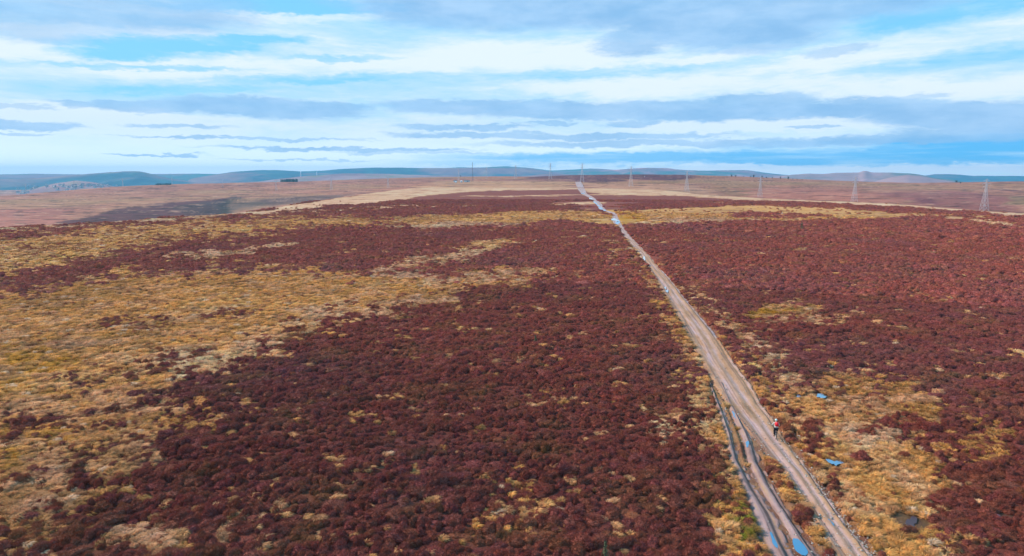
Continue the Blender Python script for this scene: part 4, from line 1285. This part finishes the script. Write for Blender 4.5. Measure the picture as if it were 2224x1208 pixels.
# ------------------------------------------------------------------ lattice pylons
def pylon_parts(root):
    Ht = 42.0
    lv = [(0, 3.9), (7, 3.2), (13.5, 2.5), (19, 1.95), (23.5, 1.5), (27.5, 1.1), (31.2, .85), (35.4, .72), (39.4, .55)]
    leg_mb = [MB() for _ in range(4)]
    br = MB()
    cor = lambda z, h: [(-h, -h, z), (h, -h, z), (h, h, z), (-h, h, z)]
    for (z0, h0), (z1, h1) in zip(lv[:-1], lv[1:]):
        c0, c1 = cor(z0, h0), cor(z1, h1)
        tk = .17 if z0 < 20 else .21
        for k in range(4):
            leg_mb[k].quadtube(c0[k], c1[k], tk)
            j = (k + 1) % 4
            br.quadtube(c0[k], c1[j], .08, cap=False); br.quadtube(c0[j], c1[k], .08, cap=False)
            br.quadtube(c1[k], c1[j], .11, cap=False)
    top = (0, 0, Ht)
    for k in range(4): br.quadtube(cor(39.4, .55)[k], top, .14)
    for m_ in leg_mb: m_.build('leg', M_STEEL, root)
    br.build('bracing', M_STEEL, root)
    for z, L in ((39.3, 4.4), (35.3, 6.0), (31.2, 5.0)):
        for s in (-1, 1):
            a = MB()
            h = .7
            tip = (s * L, 0, z - .1)
            for yy in (-h, h):
                a.quadtube((s * h, yy, z), tip, .13); a.quadtube((s * h, yy, z + 1.5), tip, .11)
            for t in (.33, .66):
                x_ = s * (h + (L - h) * t)
                a.quadtube((x_, -h * (1 - t), z), (x_, h * (1 - t), z), .09)
                a.quadtube((x_, 0, z), (x_, 0, z + 1.5 * (1 - t)), .09)
            arm = a.build('cross_arm', M_STEEL, root)
            ins = MB()
            for q in range(7):
                ins.quadtube((tip[0], 0, z - .2 - q * .3), (tip[0], 0, z - .32 - q * .3), .16, .10, 8)
            ins.quadtube((tip[0], 0, z - .1), (tip[0], 0, z - 2.3), .04, n=6)
            ins.build('insulator', M_STEEL, arm)


PY = [  # photo x, base y, height in photo pixels, label
    (57, 421.5, 24, "lattice pylon on the left skyline above the far valley, leftmost of all the pylons"),
    (162, 413.5, 22, "small lattice pylon on the left skyline in front of the rounded pinkish valley hill"),
    (267, 405.5, 18, "small lattice pylon against the dark face of the big flat-topped far hill"),
    (374, 401, 16, "short lattice pylon just right of the small dark green wood on the left skyline"),
    (484, 408, 19, "thin lattice pylon on the far slope between the two dark conifer woods"),
    (600, 415, 25, "faint lattice pylon on the far slope at the left end of the broader conifer wood"),
    (720, 413, 28, "faint lattice pylon on the far slope right of the two white towers"),
    (843, 408, 25, "faint lattice pylon on the brown far slope, first one left of the pale huts"),
    (996, 394.5, 29, "lattice pylon rising behind the group of pale huts, left of the tall mast"),
    (1057, 388, 25, "lattice pylon on the crest just right of the tall mast"),
    (1120, 388.5, 30, "lattice pylon on the crest, second one right of the tall mast"),
    (1195, 389, 35, "lattice pylon standing against the sky left of the end of the track"),
    (1264, 396, 42, "tall lattice pylon right behind the end of the dirt track"),
    (1370, 405, 44, "lattice pylon on the pale crest, first one right of the end of the track"),
    (1491, 417, 47, "lattice pylon left of the row of skyline trees, second right of the track end"),
    (1650, 429.3, 47, "faint lattice pylon below the row of skyline trees"),
    (1855, 438.0, 56, "lattice pylon in the dip in front of the hill with the rocky tor"),
    (2137, 457.6, 70, "large lattice pylon in the dip on the far right, nearest of the pylons"),
]
proto = thing('lattice_pylon', '', 'pylon', group='pylons of the power line crossing the moor')
pylon_parts(proto)
pos = []
for px, pyb, hp, lab in PY:
    x, y = ground_hit(px, pyb)
    depth = y * cP
    pos.append((x, y, hp * depth / F / 42.0, math.hypot(x, y)))
print('pylon scales', [(p[0], round(q[2], 2), int(q[3])) for p, q in zip(PY, pos)], flush=True)
for i, (px, pyb, hp, lab) in enumerate(PY):
    x, y, s, r = pos[i]
    s = min(max(s, .6), 1.35)
    o = proto if i == 0 else copy_tree(proto)
    j0, j1 = max(0, i - 1), min(len(PY) - 1, i + 1)
    ang = math.atan2(pos[j1][1] - pos[j0][1], pos[j1][0] - pos[j0][0])
    o.location = (x, y, float(hbase(x, y)) - .3); o.rotation_euler = (0, 0, ang + math.pi / 2 if i < 8 else ang + math.pi / 2 + .5)
    # cross-arms square to the line, turned so the photo shows them
    o.rotation_euler = (0, 0, (ang + math.pi / 2) * .35)
    o.scale = (s, s, s); o['label'] = lab

# tall slim mast
mx, my = ground_hit(1026.5, 394.5)
md_ = my * cP; mh = 41.0 * md_ / F
mast = thing('lattice_mast', 'tall slim dark lattice mast rising above the skyline beside the pale huts', 'mast', (mx, my, float(hbase(mx, my)) - .3), .4)
M_DSTEEL = principled("dark_steel", (.16, .16, .19), .6, .3)
for k in range(3):
    a = 2 * math.pi * k / 3
    m_ = MB(); prev = None
    for t, w in ((0, 3.6), (.12, 2.4), (.3, 1.5), (.55, 1.0), (.8, .7), (1.0, .5)):
        p = (math.cos(a) * w, math.sin(a) * w, t * mh)
        if prev: m_.quadtube(prev, p, .17)
        prev = p
    m_.build('leg', M_DSTEEL, mast)
m_ = MB()
zs_ = np.linspace(0, 1, 26); wv = np.interp(zs_, [0, .12, .3, .55, .8, 1], [3.6, 2.4, 1.5, 1.0, .7, .5])
for i in range(25):
    for k in range(3):
        a0 = 2 * math.pi * k / 3; a1 = 2 * math.pi * (k + 1) / 3
        m_.quadtube((math.cos(a0) * wv[i], math.sin(a0) * wv[i], zs_[i] * mh), (math.cos(a1) * wv[i + 1], math.sin(a1) * wv[i + 1], zs_[i + 1] * mh), .09, cap=False)
m_.build('bracing', M_DSTEEL, mast)
m_ = MB(); m_.quadtube((0, 0, mh), (0, 0, mh + 2.5), .12, .06, 6); m_.build('antenna', M_DSTEEL, mast)


# ------------------------------------------------------------------ huts by the mast
def hut(px, py, wpx, h, dpt, wall, roof, label, group=None, flat=False):
    x, y = ground_hit(px, py)
    w = wpx * (y * cP) / F
    t = thing('hut', label, 'hut', (x, y, float(hbase(x, y))), -math.atan2(x, y), group)
    b = MB(); b.box((0, 0, h / 2), (w, dpt, h)); b.build('wall', wall, t)
    r_ = MB(); rh = h * (.12 if flat else .38); ov = .35
    i0 = len(r_.v)
    r_.v += [(-w / 2 - ov, -dpt / 2 - ov, h + .01), (w / 2 + ov, -dpt / 2 - ov, h + .01), (w / 2 + ov, dpt / 2 + ov, h + .01), (-w / 2 - ov, dpt / 2 + ov, h + .01), (-w / 2 - ov, 0, h + rh), (w / 2 + ov, 0, h + rh)]
    r_.f += [(0, 1, 5, 4), (2, 3, 4, 5), (0, 4, 3), (1, 2, 5), (3, 2, 1, 0)]
    r_.build('roof', roof, t)
    d_ = MB(); d_.box((w * .15, -dpt / 2 - .03, h * .38), (w * .16, .06, h * .76)); d_.build('door', M_SHEDROOF, t)
    return t


hut(1014, 395.2, 13, 3.2, 7, M_SHEDWALL, M_SHEDROOF, "long low pale hut with a dark roof, nearest to the tall mast", "huts by the mast")
hut(989, 395.2, 8, 3.2, 6, M_SHEDWALL, M_SHEDROOF, "low pale hut with a dark roof at the left end of the group", "huts by the mast")
hut(1002, 396.3, 4.5, 3.4, 4, M_WHITE, M_WHITE, "small bright white hut between the two dark-roofed huts", "huts by the mast")
hut(990, 397.2, 3.5, 3.0, 4, M_WHITE, M_WHITE, "smallest white hut in front of the left dark-roofed hut", "huts by the mast")

# two white towers on the far pinkish hill
for px, pyb, hp, lab in ((653.5, 384.5, 12, "tall white tower on the far hill above the conifer wood, larger of the two"), (688, 382, 9.5, "slim white tower on the far hill, right and smaller of the two")):
    dx, dy, dz = ray(px, pyb); n_ = math.hypot(float(dx), float(dy)); rr_ = 6400
    x, y = float(dx) / n_ * rr_, float(dy) / n_ * rr_
    z = CAMZ + rr_ * float(dz) / n_
    h_ = hp * y / F
    t = thing('white_tower', lab, 'tower', (x, y, z - 3), 0, 'white towers on the far hill')
    m_ = MB(); m_.quadtube((0, 0, 0), (0, 0, h_), 4.6 if hp > 10 else 3.4, 3.6 if hp > 10 else 2.6, 14); m_.build('shaft', M_WHITE, t, smooth=False)
    m_ = MB(); m_.quadtube((0, 0, h_ + .02), (0, 0, h_ + 2.5), 4.3, 3.9, 14); m_.build('cap', M_WHITE, t)


# ------------------------------------------------------------------ trees
def crown_mesh(name, seed, h=6.0, w=3.0, conical=False, n=420):
    rnd = np.random.RandomState(seed); V = []; Fc = []
    lob = [(rnd.uniform(-.45, .45) * w, rnd.uniform(-.45, .45) * w, rnd.uniform(.35, .95) * h, rnd.uniform(.28, .5) * w) for _ in range(9)]
    for _ in range(n):
        if conical:
            t = rnd.uniform(.08, 1) ; rr = w * (1 - t) * rnd.uniform(.35, 1) * (.8 + .3 * math.sin(t * 30)); a = rnd.uniform(0, 6.283)
            c0 = np.array((math.cos(a) * rr, math.sin(a) * rr, t * h)); s = .10 * w * (1.3 - t)
        else:
            l = lob[rnd.randint(9)]; d = rnd.normal(size=3); d /= np.linalg.norm(d)
            c0 = np.array(l[:3]) + d * l[3] * rnd.uniform(.5, 1); s = .11 * w
        p = c0 + rnd.normal(size=(3, 3)) * s
        i0 = len(V); V += [tuple(q) for q in p]; Fc.append((i0, i0 + 1, i0 + 2))
    me = bpy.data.meshes.new(name); me.from_pydata(V, [], Fc); me.update(); me.materials.append(M_LEAF)
    return me


def tree(label, x, y, z, s, seed, group, conical=False):
    t = thing('tree', label, 'tree', (x, y, z), seed * 1.7, group, s)
    link('crown', crown_mesh('crown', seed, 6.0 if not conical else 6.0, 2.6 if not conical else 1.5, conical), M_LEAF, t)
    m_ = MB(); m_.quadtube((0, 0, -.3), (.1, 0, 2.2), .28, .18, 8); m_.quadtube((.1, 0, 2.2), (.0, .2, 4.6), .18, .06, 8)
    for k in range(4):
        a = k * 1.6; m_.quadtube((.08, 0, 1.8 + .4 * k), (math.cos(a) * 1.2, math.sin(a) * 1.2, 3.0 + .5 * k), .09, .03, 6)
    m_.build('trunk', M_BARK, t)
    return t


ordw = ["first", "second", "third", "fourth", "fifth", "sixth", "seventh", "eighth", "ninth", "tenth", "eleventh", "twelfth", "thirteenth"]
TREES = [(1589, 384, 4.5), (1597.5, 384, 4), (1615, 384.3, 2.5), (1630.5, 384.8, 3), (1636.5, 385, 4.8), (1655, 386, 3.8), (1664, 387, 3.2), (1677, 387.4, 2.6), (1695, 388.2, 4.2), (1712.5, 389.2, 5.2), (1722, 389.8, 2.4), (1731, 390.2, 2.4), (1742, 390.6, 2)]
for i, (px, pyb, hp) in enumerate(TREES):
    x, y = ground_hit(px, pyb + 1.2)
    s = hp * 1.25 * y / F / 6.0
    big = "dense dark" if hp > 4 else ("low dark" if hp < 3 else "dark")
    tree("%s tree on the right skyline, %s from the left in the row" % (big, ordw[i]), x, y, float(hbase(x, y)), s, 900 + i, 'scattered trees along the right skyline')
x, y = ground_hit(1000.5, 384.4)
tree("small dark bushy tree on the crest just left of the tall mast", x, y, float(hbase(x, y)), 3.2 * y / F / 6, 930, 'lone trees on the crest')
for px, pyb, hp, nm in ((2064, 393, 3, "leftmost"), (2077, 395, 4.5, "middle"), (2086, 397, 3, "rightmost")):
    x, y = ground_hit(px, pyb + 2.5)
    tree("dark tree on the skyline at the foot of the tor hill, %s of three" % nm, x, y, float(hbase(x, y)), hp * 1.3 * y / F / 6, int(px), 'trees at the foot of the tor hill')


M_WOOD = principled("conifer_foliage", (.04, .13, .13), .9, nscale=.05, namp=.3)


def wood(px0, px1, pyb, hp, label, seed, count):
    rnd = np.random.RandomState(seed); V = []; Fc = []; cs = 0
    for k in range(count):
        px = rnd.uniform(px0, px1)
        x, y = ground_hit(px, pyb)
        dd = rnd.uniform(0, 70); r = math.hypot(x, y); x *= (r + dd) / r; y *= (r + dd) / r
        z = float(hbase(x, y)); h = hp * y / F * rnd.uniform(.55, 1.25); w = h * .30
        for _ in range(46):
            t = rnd.uniform(.0, 1); rr = w * (1 - t) * rnd.uniform(.3, 1); a = rnd.uniform(0, 6.283)
            c0 = np.array((x + math.cos(a) * rr, y + math.sin(a) * rr, z + t * h)); p = c0 + rnd.normal(size=(3, 3)) * w * .26
            i0 = len(V); V += [tuple(q) for q in p]; Fc.append((i0, i0 + 1, i0 + 2))
    me = bpy.data.meshes.new('conifer_wood'); me.from_pydata(V, [], Fc); me.update()
    o = link('conifer_wood', me, M_WOOD, kind='stuff'); o['label'] = label; o['category'] = 'wood'


wood(609, 646, 395.4, 5.2, "block of dark blue-green conifers on the left skyline below the two white towers", 5, 150)
wood(337, 372, 402.4, 3.0, "low straight block of dark conifers on the left skyline beside a pylon", 6, 130)


def small_conifer(px, py, h, label, seed):
    x, y = ground_hit(px, py)
    t = thing('conifer_sapling', label, 'young conifer', (x, y, float(full_h(np.array([x]), np.array([y]))[0]) + .0), 0, 'young conifers growing in the heather')
    rnd = np.random.RandomState(seed); V = []; Fc = []
    for _ in range(520):
        q = rnd.uniform(.06, 1); tier = .72 + .35 * abs(math.sin(q * 16)); rr = h * .34 * (1 - q) * tier * rnd.uniform(.2, 1); a = rnd.uniform(0, 6.283)
        c0 = np.array((math.cos(a) * rr, math.sin(a) * rr, h * q - rr * .25)); p = c0 + rnd.normal(size=(3, 3)) * h * .028
        i0 = len(V); V += [tuple(w_) for w_ in p]; Fc.append((i0, i0 + 1, i0 + 2))
    me = bpy.data.meshes.new('crown'); me.from_pydata(V, [], Fc); me.update()
    link('crown', me, M_SAP, t)
    m_ = MB(); m_.quadtube((0, 0, -.1), (0, 0, h * .98), .05, .012, 6); m_.build('trunk', M_BARK, t)


M_SAP = principled("grey_green_needles", (.13, .15, .08), .9, nscale=2.0, namp=.3)
small_conifer(1741, 500, 3.2, "dark green young conifer alone in the heather right of the track, far off", 1)
small_conifer(1163, 748, 1.3, "small pale green young conifer in the middle of the heather", 2)
small_conifer(1314, 1219, 1.2, "small grey-green young conifer at the bottom edge of the heather", 3)

# pale stone marker on the crest
x, y = ground_hit(1400, 384.5)
t = thing('marker_stone', 'small pale stone pillar on the dark heather crest right of the track', 'pillar', (x, y, float(hbase(x, y)) - .2))
m_ = MB(); m_.quadtube((0, 0, 0), (0, 0, 2.6), 1.0, .6, 4); m_.build('pillar', M_SHEDWALL, t)
m_ = MB(); m_.quadtube((0, 0, 2.61), (0, 0, 2.9), .75, .7, 4); m_.build('cap', M_SHEDWALL, t)

# ------------------------------------------------------------------ houses in the far valley
M_HWALL = principled("house_render", (.62, .58, .56), .8)
M_HROOF = principled("house_slate", (.12, .12, .15), .7)
house0 = thing('house', 'tiny pale house with a slate roof in the far valley town on the left', 'house', group='houses of the far valley town')
m_ = MB(); m_.box((0, 0, 2.75), (12, 8, 5.5)); m_.build('wall', M_HWALL, house0)
m_ = MB(); m_.v = [(-6.4, -4.5, 5.51), (6.4, -4.5, 5.51), (6.4, 4.5, 5.51), (-6.4, 4.5, 5.51), (-6.4, 0, 8.6), (6.4, 0, 8.6)]
m_.f = [(0, 1, 5, 4), (2, 3, 4, 5), (0, 4, 3), (1, 2, 5), (3, 2, 1, 0)]
rf_ = m_.build('roof', M_HROOF, house0)
m_ = MB(); m_.box((4, 0, 8.9), (1.0, .8, 1.8)); m_.build('chimney', M_HWALL, rf_)


bpy.context.view_layer.update()
HILLS = [o for o in bpy.data.objects if o.name.startswith('hills')]


def hit_any(px, py):
    dx, dy, dz = ray(px, py)
    d = Vector((float(dx), float(dy), float(dz))).normalized()
    best = None
    for o in HILLS:
        ok, loc, nrm, fi = o.ray_cast(Vector((0, 0, CAMZ)), d)
        if ok and (best is None or loc.length < best.length): best = loc.copy()
    gx, gy = ground_hit(px, py)
    if best is None or math.hypot(gx, gy) < math.hypot(best.x, best.y) - 300 and math.hypot(gx, gy) < 2700: return None
    return best


rnd = random.Random(7)
k = 0
for i in range(140):
    if k >= 60: break
    if rnd.random() < .8: px, py = rnd.gauss(150, 55), rnd.uniform(402, 414)
    else: px, py = rnd.uniform(0, 60), rnd.uniform(414, 424)
    if px < 2: continue
    loc = hit_any(px, py)
    if loc is None: continue
    o = house0 if k == 0 else copy_tree(house0)
    o.location = (loc.x, loc.y, loc.z - .5); o.rotation_euler = (0, 0, rnd.uniform(-.6, .6)); o.scale = (1.25, 1.25, 1.25)
    k += 1
print('houses', k)


# ------------------------------------------------------------------ cyclist on the track
def skinned(name, pts, edges, mat, parent, sub=2):
    """pts: (x, y, z, radius) - first point is the root"""
    me = bpy.data.meshes.new(name)
    me.from_pydata([p[:3] for p in pts], edges, []); me.update()
    o = link(name, me, mat, parent)
    o.modifiers.new('skin', 'SKIN').use_smooth_shade = True
    sk = me.skin_vertices[0].data
    for i, p in enumerate(pts):
        r_ = p[3] if isinstance(p[3], tuple) else (p[3], p[3])
        sk[i].radius = r_; sk[i].use_root = (i == 0)
    m_ = o.modifiers.new('sub', 'SUBSURF'); m_.levels = sub; m_.render_levels = sub
    return o


def ellipsoid(name, c_, r_, mat, parent, zcut=None, n=16):
    bm = bmesh.new(); bmesh.ops.create_uvsphere(bm, u_segments=n * 2, v_segments=n, radius=1)
    if zcut is not None:
        bmesh.ops.delete(bm, geom=[v for v in bm.verts if v.co.z < zcut], context='VERTS')
    for v in bm.verts: v.co = Vector((c_[0] + v.co.x * r_[0], c_[1] + v.co.y * r_[1], c_[2] + v.co.z * r_[2]))
    me = bpy.data.meshes.new(name); bm.to_mesh(me); bm.free()
    for p in me.polygons: p.use_smooth = True
    return link(name, me, mat, parent)


ax, ay = ground_hit(1685, 955.5); bx, by = ground_hit(1634, 872)
RZ = -math.atan2(bx - ax, by - ay) - .10
gz = float(hbase(ax, ay)) + .04
M_RUB = principled("tyre_rubber", (.02, .02, .02), .8); M_RIM = principled("alloy_rim", (.55, .55, .57), .35, .9)
M_FRM = principled("dark_bike_paint", (.05, .06, .10), .35); M_BLK = principled("black_plastic", (.02, .02, .025), .5)
M_SKIN = principled("skin", (.55, .33, .25), .6); M_TRS = principled("black_trousers", (.012, .012, .02), .85, nscale=12)
M_JKT = principled("pale_jacket", (.50, .52, .52), .7, nscale=9, namp=.08); M_RED = principled("red_fabric", (.85, .02, .035), .6, nscale=14, namp=.15)
M_HELM = principled("pale_helmet", (.55, .75, .75), .35); M_HAIR = principled("dark_hair", (.04, .025, .02), .8)

bike = thing('bicycle', 'dark mountain bike ridden away from the camera up the dirt track', 'bicycle', (ax, ay, gz), RZ, None, .90)
for yy in (0.0, 1.10):
    w_ = MB(); w_.torus((0, yy, .36), .335, .028, 36, 8); tyre_parent = thing  # noqa
    wm = MB(); wm.torus((0, yy, .36), .30, .014, 36, 6)
    for q in range(16):
        a = 2 * math.pi * q / 16
        wm.quadtube((.03 if q % 2 else -.03, yy, .36), (0, yy + math.cos(a) * .30, .36 + math.sin(a) * .30), .0022, n=4, cap=False)
    wm.quadtube((-.05, yy, .36), (.05, yy, .36), .025, n=10)
    wheel = wm.build('wheel', M_RIM, bike, smooth=True)
    w_.build('tyre', M_RUB, wheel, smooth=True)
f_ = MB()
BB = (0, .43, .33); ST = (0, .27, .80); HT_ = (0, .88, .84); HB = (0, .93, .70)
for a, b, r_ in ((BB, ST, .017), (BB, HB, .022), ((0, .30, .74), HT_, .018), (HT_, HB, .021), (ST, (0, .235, .90), .013)):
    f_.quadtube(a, b, r_, n=8)
for sx in (-.055, .055):
    f_.quadtube((0, .29, .72), (sx, 0, .36), .009, n=6); f_.quadtube(BB, (sx, 0, .36), .010, n=6)
f_.build('frame', M_FRM, bike, smooth=True)
k_ = MB()
for sx in (-.055, .055): k_.quadtube((sx, .945, .66), (sx, 1.10, .36), .014, n=8)
k_.quadtube((-.06, .94, .67), (.06, .94, .67), .018, n=8); k_.build('fork', M_BLK, bike, smooth=True)
h_ = MB(); h_.quadtube((0, .88, .86), (0, .92, .96), .015, n=8)
h_.quadtube((-.36, .87, 1.0), (0, .93, .97), .013, n=8); h_.quadtube((.36, .87, 1.0), (0, .93, .97), .013, n=8)
hb = h_.build('handlebar', M_BLK, bike, smooth=True)
for sx in (-1, 1):
    g_ = MB(); g_.quadtube((sx * .25, .89, .991), (sx * .37, .868, 1.003), .019, n=8); g_.build('grip', M_RUB, hb, smooth=True)
s_ = MB(); s_.prism([(-.07, .12), (.07, .12), (.055, .22), (.02, .38), (-.02, .38), (-.055, .22)], .90, .94); s_.build('saddle', M_BLK, bike)
c_ = MB(); c_.torus((.05, .43, .33), .085, .010, 24, 5)
c_.quadtube((.06, .43, .33), (.075, .47, .49), .011, n=6); c_.quadtube((-.06, .43, .33), (-.075, .39, .17), .011, n=6); c_.quadtube((-.07, .43, .33), (.07, .43, .33), .018, n=8)
cr = c_.build('crankset', M_BLK, bike, smooth=True)
for sx, yy, zz in ((1, .47, .49), (-1, .39, .17)):
    p_ = MB(); p_.box((sx * .13, yy, zz), (.10, .09, .02)); p_.build('pedal', M_BLK, cr)

rider = thing('person', 'cyclist in a pale jacket, black trousers and helmet riding up the track', 'person', (ax, ay, gz), RZ, None, .90)
# body: one continuous skin from pelvis to fingertips, toes and head
pts = [(0, .20, 1.00, (.145, .12)), (0, .27, 1.14, (.135, .11)), (0, .36, 1.30, (.155, .115)), (0, .44, 1.44, (.10, .09)), (0, .50, 1.52, .055), (0, .55, 1.62, (.072, .085)), (0, .575, 1.71, (.065, .078)), (0, .655, 1.625, .018)]
edg = [(0, 1), (1, 2), (2, 3), (3, 4), (4, 5), (5, 6), (5, 7)]
for s in (-1, 1):
    i = len(pts)
    pts += [(s * .18, .43, 1.43, .058), (s * .29, .56, 1.22, .044), (s * .315, .78, 1.07, .034), (s * .315, .84, 1.035, (.038, .024))]
    edg += [(3, i), (i, i + 1), (i + 1, i + 2), (i + 2, i + 3)]
    # fingers curl over the grip, the thumb closes from the inner side
    for q, (off, ln) in enumerate(((-.030, .9), (-.010, 1.0), (.010, .95), (.030, .8))):
        j = len(pts)
        pts += [(s * (.315 + off), .885, 1.035, .010), (s * (.315 + off), .905, 1.005, .009), (s * (.315 + off), .888, .985, .008)]
        edg += [(i + 3, j), (j, j + 1), (j + 1, j + 2)]
    j = len(pts)
    pts += [(s * .272, .85, 1.015, .011), (s * .268, .88, .985, .009)]
    edg += [(i + 3, j), (j, j + 1)]
    up = s > 0
    knee = (s * .15, .56, .86) if up else (s * .13, .47, .66)
    ank = (s * .13, .43, .56) if up else (s * .13, .34, .26)
    toe = (s * .14, .53, .52) if up else (s * .14, .45, .20)
    j = len(pts)
    pts += [(s * .095, .22, .97, .09), (*knee, .058), (*ank, .038), (*toe, (.042, .026))]
    edg += [(0, j), (j, j + 1), (j + 1, j + 2), (j + 2, j + 3)]
skinned('body', pts, edg, M_SKIN, rider)
jk = [(0, .21, 1.02, (.175, .15)), (0, .27, 1.15, (.175, .14)), (0, .36, 1.30, (.19, .145)), (0, .44, 1.45, (.12, .11)), (0, .475, 1.495, .075)]
je = [(0, 1), (1, 2), (2, 3), (3, 4)]
for s in (-1, 1):
    i = len(jk); jk += [(s * .19, .43, 1.43, .075), (s * .295, .56, 1.22, .06), (s * .318, .77, 1.078, .046)]; je += [(3, i), (i, i + 1), (i + 1, i + 2)]
skinned('jacket', jk, je, M_JKT, rider)
tr_ = [(0, .20, .98, (.165, .15))]; te_ = []
for s in (-1, 1):
    up = s > 0
    knee = (s * .15, .56, .86) if up else (s * .13, .47, .66)
    ank = (s * .13, .44, .60) if up else (s * .13, .35, .30)
    i = len(tr_); tr_ += [(s * .10, .22, .95, .112), (*knee, .078), (*ank, .056)]; te_ += [(0, i), (i, i + 1), (i + 1, i + 2)]
skinned('trousers', tr_, te_, M_TRS, rider)
for s in (-1, 1):
    up = s > 0
    a = (s * .135, .40, .535) if up else (s * .135, .31, .225); b = (s * .14, .56, .525) if up else (s * .14, .48, .205)
    skinned('shoe', [(*a, (.05, .045)), (*[(p + q) / 2 for p, q in zip(a, b)], (.05, .04)), (*b, (.042, .03))], [(0, 1), (1, 2)], M_BLK, rider, 2)
ellipsoid('hair', (0, .56, 1.66), (.088, .10, .10), M_HAIR, rider, zcut=-.35)
for s in (-1, 1):
    ellipsoid('ear', (s * .080, .56, 1.635), (.012, .022, .032), M_SKIN, rider, n=6)
    ellipsoid('eye', (s * .030, .640, 1.65), (.012, .010, .010), M_HAIR, rider, n=6)
m_ = MB(); m_.box((0, .640, 1.585), (.05, .012, .010)); m_.build('mouth', M_RED, rider)
ellipsoid('helmet', (0, .56, 1.675), (.115, .145, .125), M_HELM, rider, zcut=-.05)

bag = thing('backpack', "small red backpack with a pale lower pocket on the cyclist's back", 'backpack', (ax, ay, gz), RZ, None, .90)
bm = bmesh.new(); bmesh.ops.create_cube(bm, size=1)
bmesh.ops.scale(bm, vec=(.36, .19, .38), verts=bm.verts)
bmesh.ops.bevel(bm, geom=list(bm.edges), offset=.06, segments=4, affect='EDGES')
bmesh.ops.rotate(bm, cent=(0, 0, 0), matrix=Matrix.Rotation(R(-30), 3, 'X'), verts=bm.verts)
bmesh.ops.translate(bm, vec=(.03, .175, 1.40), verts=bm.verts)
me = bpy.data.meshes.new('bag_body'); bm.to_mesh(me); bm.free()
for p in me.polygons: p.use_smooth = True
link('bag_body', me, M_RED, bag)
p_ = MB()
for s in (-1, 1):
    p_.quadtube((s * .10 + .03, .24, 1.53), (s * .11, .40, 1.56), .02, n=6); p_.quadtube((s * .11, .40, 1.56), (s * .12, .50, 1.42), .02, n=6)
p_.build('strap', M_RED, bag)

# ------------------------------------------------------------------ the air
def build_haze():
    mb = MB(); mb.box((0, 0, 30.0), (29000, 29000, 310.0))
    m = bpy.data.materials.new('haze'); m.use_nodes = True
    N = NT(m.node_tree)
    v = N.n('ShaderNodeVolumePrincipled', ins={'Color': (.22, .62, 1.0, 1), 'Density': HAZE_D, 'Anisotropy': 0.1})
    N.n('ShaderNodeOutputMaterial', ins={'Volume': v.outputs[0]})
    o = mb.build('haze', m, None, kind='stuff')
    return o


HAZE_D = 6.8e-5
build_haze()
